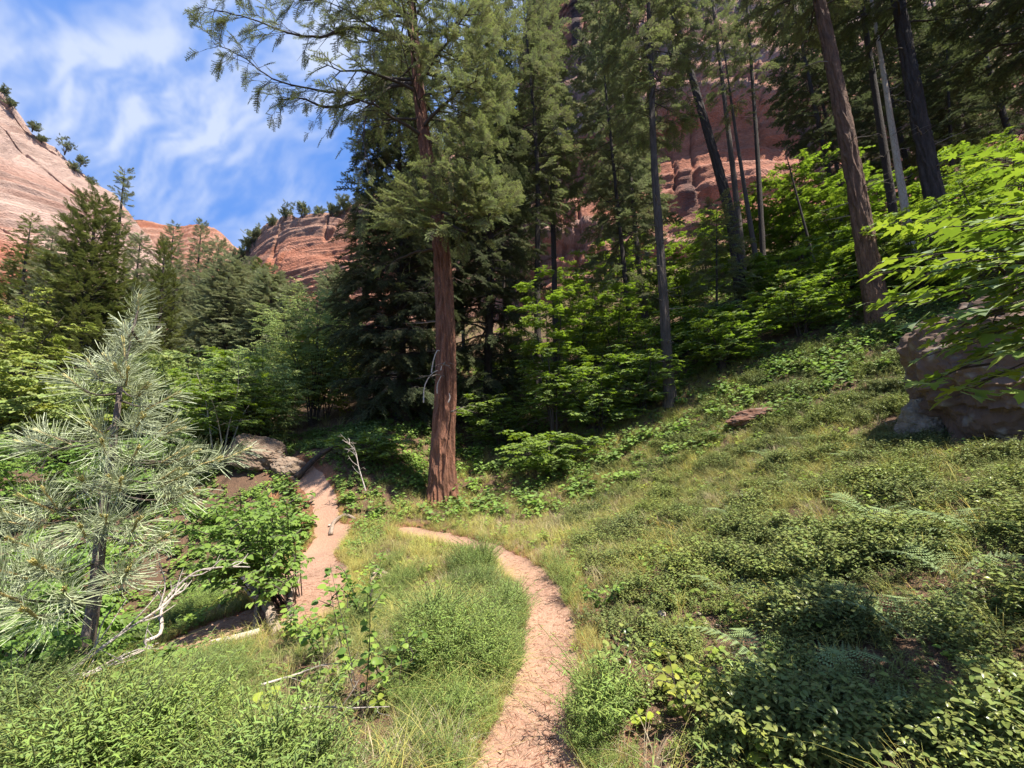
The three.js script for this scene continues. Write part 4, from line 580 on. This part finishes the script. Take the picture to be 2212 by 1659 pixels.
{ const p = groundHit(1640, 905); p.y = ht(p.x, p.z) + 0.02; rock('rock_slab', 'flat dark red rock slab set into the grassy slope', p, V(0.75, 0.24, 0.4), 11, [0.13, 0.06, 0.035], { tilt: 0.1 }); }
{ const p = at(560, 960, 11.5); p.y = ht(p.x, p.z) + 0.25; rock('boulder', 'layered tan sandstone outcrop beside the upper trail', p, V(0.8, 0.55, 0.6), 15, [0.17, 0.115, 0.078], { detail: 36, tilt: -0.3 }); }
{ const p = at(625, 1000, 11.2); p.y = ht(p.x, p.z) + 0.06; rock('boulder', 'pale low rock at the trail edge under the birch', p, V(0.45, 0.3, 0.4), 19, [0.2, 0.14, 0.095], { tilt: -0.35 }); }
{ const r = rng(70), L = [[2040, 1540, 'stone half buried in the right slope leaves'], [1010, 1600, 'white pebble at the left edge of the trail'], [433, 1342, 'pale stone below the exposed roots'], [1430, 1330, 'whitish stone among the glossy ground cover'], [712, 1130, 'stone at the bend of the upper trail'], [330, 1230, 'stone lying in the wash shade']]; for (const [X, Y, l] of L) { const p = groundHit(X, Y); p.y = ht(p.x, p.z) + 0.015; rock('stone', l, p, V(0.022 + r() * 0.03, 0.014 + r() * 0.02, 0.022 + r() * 0.03), 30 + r() * 50, [0.45, 0.37, 0.3], { detail: 6, category: 'stone' }); } }
function wood(name, label, category, lines, mat, partName) {   // lines: [points, r0, r1]; the first is the main stem
  const base = lines[0][0][0].clone(), t = thing(name, label, category, base); lines.forEach(([pts, a, b], i) => { const g = new Geo(); tube(g, curve(pts.map((p) => p.clone().sub(base)), pts.length * 6), (u) => mix(a, b, u), 9, { rough: 0.28, freq: 5 }); part(i ? 'branch' : partName || 'stem', g.build(), mat, t); }); return t;
}
const gp = (X, Y, dy = 0.03) => { const p = groundHit(X, Y); p.y = ht(p.x, p.z) + dy; return p; };
wood('fallen_log', 'thin grey fallen log lying in the shade right of the great fir', 'log', [[[gp(1035, 962, 0.06), gp(1090, 942, 0.08), gp(1150, 918, 0.08), gp(1180, 906, 0.08)], 0.055, 0.045]], MAT.log);
wood('fallen_log', 'dark fallen log slanting down to the upper trail', 'log', [[[gp(640, 1035, 0.08), gp(690, 1000, 0.2), gp(760, 970, 0.3)], 0.09, 0.05]], MAT.barkDark);
{ // broken stump
  const p = at(592, 1080, 9.2); p.y = ht(p.x, p.z) - 0.05; const t = thing('broken_stump', 'splintered orange-brown stump beside the upper trail', 'stump', p), g = new Geo(), r = rng(81), n = 16, rows = 10; for (let i = 0; i <= rows; i++) for (let j = 0; j <= n; j++) { const a = (j % n) / n * 6.283, top = 0.78 + 0.22 * N3(Math.cos(a) * 3, 1, Math.sin(a) * 3) + 0.1 * (j % 2), y = i / rows * top, k = 0.105 * (1 + 0.25 * N3(Math.cos(a) * 2, y * 2, Math.sin(a) * 2)) + 0.06 * Math.exp(-y / 0.1); g.v(Math.cos(a) * k, y, Math.sin(a) * k, j / n * 0.7, y); } for (let i = 0; i < rows; i++) for (let j = 0; j < n; j++) { const a = i * (n + 1) + j; g.quad(a, a + n + 1, a + n + 2, a + 1); } const c = g.v(0, 0.5, 0); for (let j = 0; j < n; j++) g.tri(c, rows * (n + 1) + j + 1, rows * (n + 1) + j); part('stem', g.build(), barkMat(0.36, 0.19, 0.09, 2, 0.01), t); }
wood('root_wad', 'twisted grey-brown exposed roots at the foot of the dirt bank', 'roots', [[[gp(520, 1285, 0.2), gp(545, 1305, 0.19), gp(575, 1320, 0.14), gp(600, 1360, 0.0)], 0.06, 0.05], [[gp(560, 1300, 0.1), gp(556, 1330, 0.1), gp(548, 1362, -0.02)], 0.04, 0.025], [[gp(580, 1310, 0.12), gp(592, 1290, 0.2), gp(600, 1262, 0.32)], 0.025, 0.012], [[gp(640, 1270, 0.16), gp(625, 1300, 0.08), gp(630, 1335, 0.0)], 0.045, 0.03], [[gp(520, 1285, 0.14), gp(490, 1290, 0.1), gp(470, 1320, 0)], 0.045, 0.02]], MAT.log);
wood('root_stub', 'weathered root stub poking from the bank above the dirt', 'roots', [[[gp(800, 1262, 0.0), gp(815, 1250, 0.09), gp(840, 1250, 0.04)], 0.045, 0.025], [[gp(815, 1250, 0.08), gp(828, 1262, 0.02)], 0.03, 0.015]], MAT.log);
wood('trail_root', 'gnarled root crossing the edge of the upper trail', 'roots', [[[gp(715, 1150, 0.02), gp(722, 1128, 0.06), gp(745, 1118, 0.05), gp(770, 1122, 0)], 0.05, 0.03]], MAT.log);
wood('fallen_log', 'pale grey stick of driftwood half buried in the left grass', 'log', [[[gp(455, 1400, 0.06), gp(500, 1385, 0.07), gp(560, 1362, 0.06)], 0.035, 0.03]], MAT.deadwood);
function deadBranch(label, list, seed, r0 = 0.014, spread = 0.5) {   // list: [X, Y, depth]
  const r = rng(seed), pts = list.map(([X, Y, d]) => { const p = at(X, Y, d), y = ht(p.x, p.z) + 0.22; p.y = Math.max(p.y, y); return p; }), base = pts[0].clone(), t = thing('dead_branch', label, 'branch', base), c = new THREE.CatmullRomCurve3(pts), L = c.getLength(), g = new Geo(), loc = (p) => p.clone().sub(base); tube(g, c.getPoints(24).map(loc), (u) => r0 * (1 - u * 0.65), 6, { rough: 0.25, freq: 12 }); part('stem', g.build(), MAT.deadwood, t); const n = Math.round(L * 7);
  for (let i = 0; i < n; i++) { const s = 0.15 + 0.82 * (i + r()) / n, p = c.getPoint(s), tan = c.getTangent(s), d = tan.clone().multiplyScalar(0.6).add(V(r() - 0.5, r() - 0.35, r() - 0.5).multiplyScalar(1.6)).normalize(), l = spread * (0.3 + r() * 0.7), e = p.clone().addScaledVector(d, l), m = p.clone().lerp(e, 0.5).add(V((r() - 0.5) * 0.09, (r() - 0.5) * 0.09, (r() - 0.5) * 0.09)), b = new Geo(); tube(b, curve([p, m, e].map(loc), 5), (u) => r0 * 0.45 * (1 - u * 0.6), 4); if (r() < 0.7) { const q = e.clone().lerp(m, 0.4), e2 = q.clone().add(V((r() - 0.5) * l * 0.7, (r() - 0.4) * l * 0.5, (r() - 0.5) * l * 0.7)); tube(b, [q, e2].map(loc), (u) => r0 * 0.3 * (1 - u * 0.6), 3); } part('twig', b.build(), MAT.deadwood, t); } return t;
}
deadBranch('bare white branch arching from the ponderosa foot toward the dirt bank', [[310, 1395, 3.7], [345, 1370, 3.8], [350, 1310, 3.9], [375, 1275, 4.0], [425, 1235, 4.1], [490, 1225, 4.2], [540, 1225, 4.3]], 601, 0.017, 0.32);
deadBranch('grey dead branches piled under the ponderosa', [[60, 1520, 2.9], [150, 1450, 3.2], [260, 1370, 3.5], [350, 1310, 3.8], [400, 1260, 4.0]], 602, 0.018, 0.5);
deadBranch('dead branch lying along the left grass below the ponderosa', [[20, 1560, 2.7], [110, 1500, 2.9], [230, 1440, 3.2], [330, 1400, 3.5]], 603, 0.017, 0.45);
deadBranch('thin dead branch sprawled in the middle of the left grass', [[560, 1530, 2.6], [640, 1500, 2.7], [700, 1480, 2.8], [780, 1490, 2.8]], 604, 0.007, 0.3);
deadBranch('dead twigs low in the grass at the bottom edge', [[560, 1640, 2.3], [660, 1600, 2.4], [760, 1590, 2.4], [840, 1610, 2.4]], 605, 0.006, 0.25);
deadBranch('leafless pale sapling under the dense fir left of the trunk', [[790, 1060, 9.6], [775, 1010, 9.6], [765, 970, 9.6], [740, 950, 9.5]], 606, 0.016, 0.5);
deadBranch('fine dead twigs sticking up in the grass below the trail bend', [[900, 1480, 3.3], [930, 1440, 3.4], [960, 1430, 3.5]], 607, 0.005, 0.25);

// ───────────────────────── grass, herbs, ground cover ─────────────────────────
function grassTuft(seed, n, hgt, w, bend) { const r = rng(seed), g = new Geo(); for (let i = 0; i < n; i++) { const a = r() * 6.28, b = bend * (0.4 + r()), h = hgt * (0.55 + r() * 0.6), x0 = (r() - 0.5) * 0.1, z0 = (r() - 0.5) * 0.1, f = 0.8 + r() * 0.4, ww = w * (0.7 + r() * 0.6), dx = Math.cos(a), dz = Math.sin(a), c = [f * (0.9 + r() * 0.25), f, f]; let pa, pb; for (let k = 0; k <= 4; k++) { const t = k / 4, o = b * h * t * t, y = h * (t - 0.3 * b * t * t * t), q = ww * (1 - t * 0.92); const A = g.v(x0 + dx * o - dz * q, y, z0 + dz * o + dx * q, 0, t, ...c), Bv = g.v(x0 + dx * o + dz * q, y, z0 + dz * o - dx * q, 1, t, ...c); if (k) g.quad(pa, pb, Bv, A); pa = A; pb = Bv; } } return g.build(true); }
function herbSprig(seed, n, hgt, kind, leaf, per, spreadA = 0.5) { const r = rng(seed), g = new Geo(); for (let i = 0; i < n; i++) { const a = r() * 6.28, s = spreadA * (0.3 + r()), h = hgt * (0.6 + r() * 0.6), e = V(Math.cos(a) * s * h, h, Math.sin(a) * s * h), m = V(e.x * 0.3, h * 0.55, e.z * 0.3), o = V((r() - 0.5) * 0.08, 0, (r() - 0.5) * 0.08), c = new THREE.CatmullRomCurve3([o, m.add(o), e.add(o)]); tube(g, c.getPoints(4), () => 0.0014, 3, { col: [0.85, 0.7, 0.7] }); for (let k = 0; k < per; k++) { const t = 0.2 + 0.8 * (k + r() * 0.5) / per, p = c.getPoint(Math.min(1, t)), az = k * 2.4 + r(), sz = leaf * (0.65 + r() * 0.6), f = 0.82 + r() * 0.36; TM.makeRotationFromEuler(new THREE.Euler((r() - 0.5) * 0.8, az, 0.45 - r() * 0.7, 'YXZ')); TM.scale(V(sz, sz, sz)); TM.setPosition(p); addLeaf(g, kind, TM, 0.25, 0.3, [f * (0.9 + r() * 0.2), f, f * (0.85 + r() * 0.3)]); } } return g.build(true); }
function litterLeaf(seed) { const g = new Geo(); TM.identity(); addLeaf(g, 'ovate', TM, 0.35, -0.3); return g.build(true); }
const G = { grass: [1, 2, 3].map((s) => grassTuft(s, 20, 0.24, 0.0022, 0.9)), long: [4, 5].map((s) => grassTuft(s, 22, 0.34, 0.002, 1.4)), herb: [6, 7, 8].map((s) => herbSprig(s, 11, 0.28, 'lance', 0.027, 24, 0.7)), cover: [9, 10, 11].map((s) => herbSprig(s, 7, 0.17, 'oval', 0.0235, 14, 0.8)), broad: [12, 13].map((s) => herbSprig(s, 3, 0.16, 'round', 0.05, 5, 0.7)), litter: litterLeaf(1) };
function scatter(name, label, geos, mat, count, seed, area, density, size, opt = {}) {
  const r = rng(seed), S = geos.map(() => new Scatter()), [x0, x1, d0, d1] = area; let made = 0;
  for (let i = 0; i < count; i++) {
    const x = mix(x0, x1, r()), d = d0 + (d1 - d0) * Math.pow(r(), opt.near || 1), z = -d, q = r(); if (Math.abs(x) > 1.36 * d + 1.0) { r(); continue; }
    const e = x > -7 && x < 3 && d < 16 ? dirtDist(x, z) : 5; if (e < (opt.clear ?? -0.015)) continue;
    const w = density(x, d, e); if (q > w) continue;
    const y = ht(x, z), s = size * (0.55 + r() * 0.6) * (opt.clump ? 0.45 + 1.05 * sstep(-0.3, 0.4, fbm(x * 1.5, d * 1.5, seed * 0.37, 2)) : 1 + 0.55 * fbm(x * 1.7, d * 1.7, seed * 0.37, 2)) * (opt.low ? mix(1, clamp(0.2 + e * 0.55, 0.2, 1), sstep(-0.6, -1.2, x) * sstep(2.6, 3.3, d)) : 1) * (opt.edge ? clamp(0.6 + e * 2, 0.6, 1) : 1), nx = ht(x + 0.1, z) - y, nz = ht(x, z + 0.1) - y, up = V(-nx * 5, 1, -nz * 5).normalize(), a = r() * 6.28;
    const f = 0.8 + 0.4 * r(), yel = opt.yellow ? r() * opt.yellow : 0, pat = 0.85 + 0.3 * (0.5 + N3(x * 0.9, d * 0.9, seed)); S[Math.floor(r() * geos.length)].add(frame(V(x, y - 0.01, z), V(Math.cos(a), opt.lift ? (r() - 0.5) * opt.lift : 0, Math.sin(a)), opt.lift ? V(r() - 0.5, 1, r() - 0.5) : up, s), f * pat * (1 + yel), f * pat * (1 + yel * 0.3), f * (1 - yel * 0.3)); made++;
  }
  S.forEach((s, i) => { const m = s.build(numbered(name), geos[i], mat); if (m) m.userData.label = label; }); return made;
}
const patch = (x, d, k, s) => 0.5 + fbm(x * k, d * k, s, 3) * 1.4;
const coverW = (x, d) => sstep(0.35, 1.0, x - 0.05 * d) * sstep(11.5, 6.5, d - 0.55 * x), bankW = (x, d) => sstep(4.0, 6, d) * sstep(-4.2, -2.8, x) * sstep(5.2, 2.2, x - 0.3 * d), leftW = (x, d) => sstep(-4.4, -3.2, x + (d - 3) * 0.25) * sstep(0.9, 0.1, x) * sstep(6.6, 4.6, d);
scatter('grass', 'soft green grass over the bank and slope', G.grass, MAT.grass, 26000, 701, [-5, 14, 1.0, 15], (x, d, e) => clamp(bankW(x, d) * patch(x, d, 0.7, 1) * 1.2 + 0.08 * coverW(x, d) + 0.25 * sstep(0.3, 0.05, e)), 1.0, { near: 1.3, edge: 1, yellow: 0.35 });
scatter('long_grass', 'long arching grass in tufts on the slope', G.long, MAT.grass, 9000, 702, [-4, 13, 1.2, 14], (x, d, e) => clamp(bankW(x, d) * patch(x, d, 0.5, 4) * 0.9 + 0.15 * coverW(x, d) * (patch(x, d, 1.3, 6) > 0.85 ? 1 : 0)), 1.0, { near: 1.2, edge: 1, yellow: 0.5 });
scatter('dry_grass', 'straw-coloured dry grass among the green', G.grass, MAT.dry, 14000, 703, [-4.5, 8, 1.2, 10], (x, d, e) => clamp(0.42 * bankW(x, d) * patch(x, d, 1, 14) + 0.55 * leftW(x, d) * patch(x, d, 1.2, 17) + 0.2 * sstep(0.25, 0.05, e)), 0.9, { near: 1.3, edge: 1, low: 1 });
scatter('herb', 'bright narrow-leaved herbs carpeting the left foreground', G.herb, MAT.herb, 22000, 704, [-4.8, 0.6, 1.1, 6.5], (x, d, e) => clamp(leftW(x, d) * sstep(-0.34, 0.0, fbm(x * 1.7, d * 1.7, 704 * 0.37, 2)) * 0.85), 1.0, { near: 1.1, edge: 1, clump: 1, low: 1 });
scatter('slope_tufts', 'straggling grass blades between the ground cover', G.long, MAT.grass, 5000, 711, [0.3, 9, 1.0, 9], (x, d, e) => clamp(0.2 * coverW(x, d) * patch(x, d, 0.9, 61)), 0.85, { near: 1.1, edge: 1, yellow: 0.6 });
scatter('left_grass', 'grass blades growing through the left herbs', G.long, MAT.grass, 6000, 712, [-4.8, 0.6, 1.1, 6.5], (x, d, e) => clamp(0.55 * leftW(x, d) * patch(x, d, 1.1, 71)), 0.9, { near: 1.1, edge: 1, low: 1, clump: 1, yellow: 0.3 });
scatter('trail_grass', 'grass fringing the edges of the trail', G.grass, MAT.grass, 30000, 713, [-4.5, 2.6, 1.0, 11], (x, d, e) => sstep(0.32, 0.06, e) * 0.75, 0.62, { yellow: 0.5, clear: 0.0 });
scatter('ground_cover', 'low glossy evergreen ground cover on the right slope', G.cover, MAT.cover, 42000, 705, [0.3, 12, 1.0, 12], (x, d, e) => clamp(coverW(x, d) * (0.2 + 0.85 * sstep(0.1, 0.7, patch(x, d, 0.9, 31)))), 1.05, { near: 1.2, edge: 1, clump: 1, yellow: 0.2 });
scatter('broad_herb', 'small round-leaved herbs scattered over the ground', G.broad, MAT.cherry, 13000, 706, [-5, 12, 1.1, 14], (x, d, e) => clamp((0.3 * coverW(x, d) + 0.35 * bankW(x, d) + 0.16 * leftW(x, d)) * patch(x, d, 1.1, 41)), 1.0, { near: 1.2, edge: 1, yellow: 0.5 });
scatter('forest_herb', 'dim leafy undergrowth of the shaded slope', G.broad, MAT.cherry, 15000, 707, [-6, 26, 9, 30], (x, d, e) => clamp(0.8 * patch(x, d, 0.5, 51)), 2.2, { clear: 0.05 });
scatter('wash_herb', 'leafy undergrowth in and along the wash', G.broad, MAT.cherry, 15000, 708, [-14, -2.6, 2.2, 16], (x, d, e) => clamp(0.85 * patch(x, d, 0.7, 55)), 1.15 , { clear: 0.12 });
scatter('slope_grass', 'rough grass on the slopes beyond', G.long, MAT.grass, 12000, 709, [-60, 40, 15, 75], () => 0.8, 2.0);
scatter('leaf_litter', 'fallen dry leaves on the ground', [G.litter], MAT.dry, 16000, 710, [-5, 11, 1.0, 11], (x, d, e) => clamp(0.25 + 0.7 * coverW(x, d)), 0.045, { lift: 0.5, clear: -0.1, near: 1.2 });
{ // needles and chips lying on the trail
  const g = new Geo(); tube(g, [V(-0.5, 0.02, 0), V(0, 0.03, 0.02), V(0.5, 0.02, 0)], () => 0.02, 3); const geo = g.build(true), S = new Scatter(), r = rng(720);
  for (let i = 0; i < 30000 && S.count < 7000; i++) { const x = mix(-3.5, 1.2, r()), d = 1 + 10 * r() * r(), z = -d; if (dirtDist(x, z) > 0.05) continue; const a = r() * 6.28, k = r(), c = k < 0.7 ? [0.22 + r() * 0.1, 0.10 + r() * 0.04, 0.06] : [0.55, 0.4, 0.28]; S.add(frame(V(x, ht(x, z) + 0.004 + 0.018 * N3(x * 5, z * 5, 1) + 0.008 * N3(x * 12, z * 12, 6), z), V(Math.cos(a), 0, Math.sin(a)), UP, 0.025 + r() * 0.05), ...c); }
  const m = S.build('pine_needles', geo, std(1, 1, 1)); m.userData.label = 'dry reddish pine needles scattered on the trail';
}
// ferns: each clump a thing, each frond a part
{
  const frond = (seed) => { const r = rng(seed), g = new Geo(), st = (t) => V(t, 0.34 * Math.sin(t * 2.0) - 0.2 * t * t, 0.03 * Math.sin(t * 4 + seed)); tube(g, [0, 0.25, 0.5, 0.75, 1].map(st), (u) => 0.009 * (1 - u * 0.7), 3); for (let i = 0; i < 14; i++) for (const s of [-1, 1]) { const t = 0.14 + 0.85 * (i + r() * 0.25) / 14, p = st(t), l = 0.34 * Math.sin(Math.PI * (0.22 + 0.76 * t)) * (0.9 + r() * 0.2), dir = V(0.3 + r() * 0.3, -0.25 + r() * 0.3, s).normalize(), f = 0.88 + r() * 0.24, m = 9, side = V(1, 0.1, -s * 0.3).normalize(); for (let k = 0; k < m; k++) { const u = (k + 0.3) / m, q = p.clone().addScaledVector(dir, l * u), ll = 0.03 * (1.1 - u); for (const z of [-1, 1]) { const e = q.clone().addScaledVector(side, z * ll).addScaledVector(dir, ll * 0.5), wv = dir.clone().multiplyScalar(l / m * 0.36); const a = g.v(q.x - wv.x, q.y - wv.y, q.z - wv.z, 0, 0, f, f, f), b = g.v(q.x + wv.x, q.y + wv.y, q.z + wv.z, 0, 0, f, f, f), c = g.v(e.x, e.y, e.z, 0, 0, f, f, f); g.tri(a, b, c); } } } return g.build(true); };
  const geos = [91, 92, 93].map(frond), r = rng(95), L = [[1690, 1480, 0.5, 'large fern in the sunlit right foreground'], [1890, 1120, 0.5, 'sunlit fern clump midway up the right slope'], [1800, 1180, 0.4, 'fern below the sunlit clump on the right slope'], [1720, 1060, 0.36, 'small fern on the slope above the yellowed leaves'], [1660, 990, 0.4, 'fern just below the flat dark rock slab'], [1900, 1050, 0.36, 'fern under the smaller grey boulder'], [1490, 1110, 0.3, 'fern in the dry grass right of the trail bend'], [1560, 950, 0.4, 'fern left of the flat dark rock slab'], [2060, 1250, 0.4, 'fern in the leaf shade near the right edge'], [1290, 1545, 0.22, 'small fern at the right edge of the trail'], [1830, 1560, 0.4, 'shaded fern in the lower right'], [1400, 1010, 0.3, 'fern on the grassy slope above the trail bend'], [1960, 1170, 0.5, 'fern right of the sunlit clump on the slope'], [1600, 1130, 0.42, 'fern among dry grass in the middle of the slope'], [1850, 1000, 0.42, 'fern on the upper slope below the grey boulder'], [1750, 960, 0.42, 'fern right of the flat dark rock slab'], [1580, 1290, 0.36, 'fern in the middle of the glossy ground cover'], [2120, 1160, 0.45, 'fern close to the right edge under the maple leaves'], [1960, 1380, 0.42, 'fern low on the right in the maple shade'], [1460, 1230, 0.32, 'fern above the trailside grass tufts']];
  for (const [X, Y, s, l] of L) { const p = groundHit(X, Y); p.y = ht(p.x, p.z) - 0.01; const t = thing('fern', l, 'fern', p, 'ferns on the right slope'), n = 5 + Math.floor(r() * 3); for (let i = 0; i < n; i++) { const a = i / n * 6.28 + r() * 0.7, m = part('frond', geos[i % 3], MAT.fern, t); frame(V(0, 0, 0), V(Math.cos(a), 0.1 + r() * 0.25, Math.sin(a)), UP, s * (0.8 + r() * 0.4), (r() - 0.5) * 0.4).decompose(m.position, m.quaternion, m.scale); } }
  // leafy saplings standing in the left grass
  for (const [X, Y, hh, l, sd] of [[785, 1560, 0.95, 'tall thin sapling with few round leaves in the left grass', 1], [700, 1440, 0.4, 'leafy snowberry sprout at the centre of the left grass', 2], [650, 1400, 0.35, 'small sprout near the exposed roots', 3], [860, 1520, 0.4, 'round-leaved sprout left of the trail', 4], [1310, 1490, 0.35, 'blue-green leafy sprout at the right trail edge', 5], [1480, 1560, 0.3, 'yellowing round-leaved sprout right of the trail', 6], [1300, 1330, 0.3, 'bright sprout beside the trail grass', 7], [790, 1350, 0.6, 'slim sprout on the bank above the dirt', 8]]) {
    const base = groundHit(X, Y), q = rng(800 + sd), tw = []; base.y = ht(base.x, base.z) - 0.01; for (let i = 0; i < (sd === 1 ? 3 : 5); i++) { const a = q() * 6.28, e = base.clone().add(V(Math.cos(a) * hh * 0.45, hh * (0.6 + q() * 0.5), Math.sin(a) * hh * 0.45)), m = base.clone().lerp(e, 0.5).add(V((q() - 0.5) * 0.08, 0.04, 0)); tw.push([base.clone(), m, e]); for (let k = 0; k < 2; k++) { const p = m.clone().lerp(e, q() * 0.8), g2 = p.clone().add(V((q() - 0.5) * 0.22, 0.03 + q() * 0.08, (q() - 0.5) * 0.22)); tw.push([p, p.clone().lerp(g2, 0.5), g2]); } }
    leafedShrub({ name: 'sapling', label: l, category: 'sapling', base, twigs: tw, geoms: roundGeos(), mat: sd === 6 ? MAT.oak : sd === 5 ? MAT.cover : MAT.cherry, size: 0.042, seed: 810 + sd, gap: 0.045, r0: 0.004, flat: 0.8, from: 0.3, keep: 120, bark: MAT.limb }); }
}
function roundGeos() { return roundGeos.g || (roundGeos.g = [15, 16, 17].map((s) => mapleLeafGeo(s, 'round'))); }

renderer.render(scene, camera);
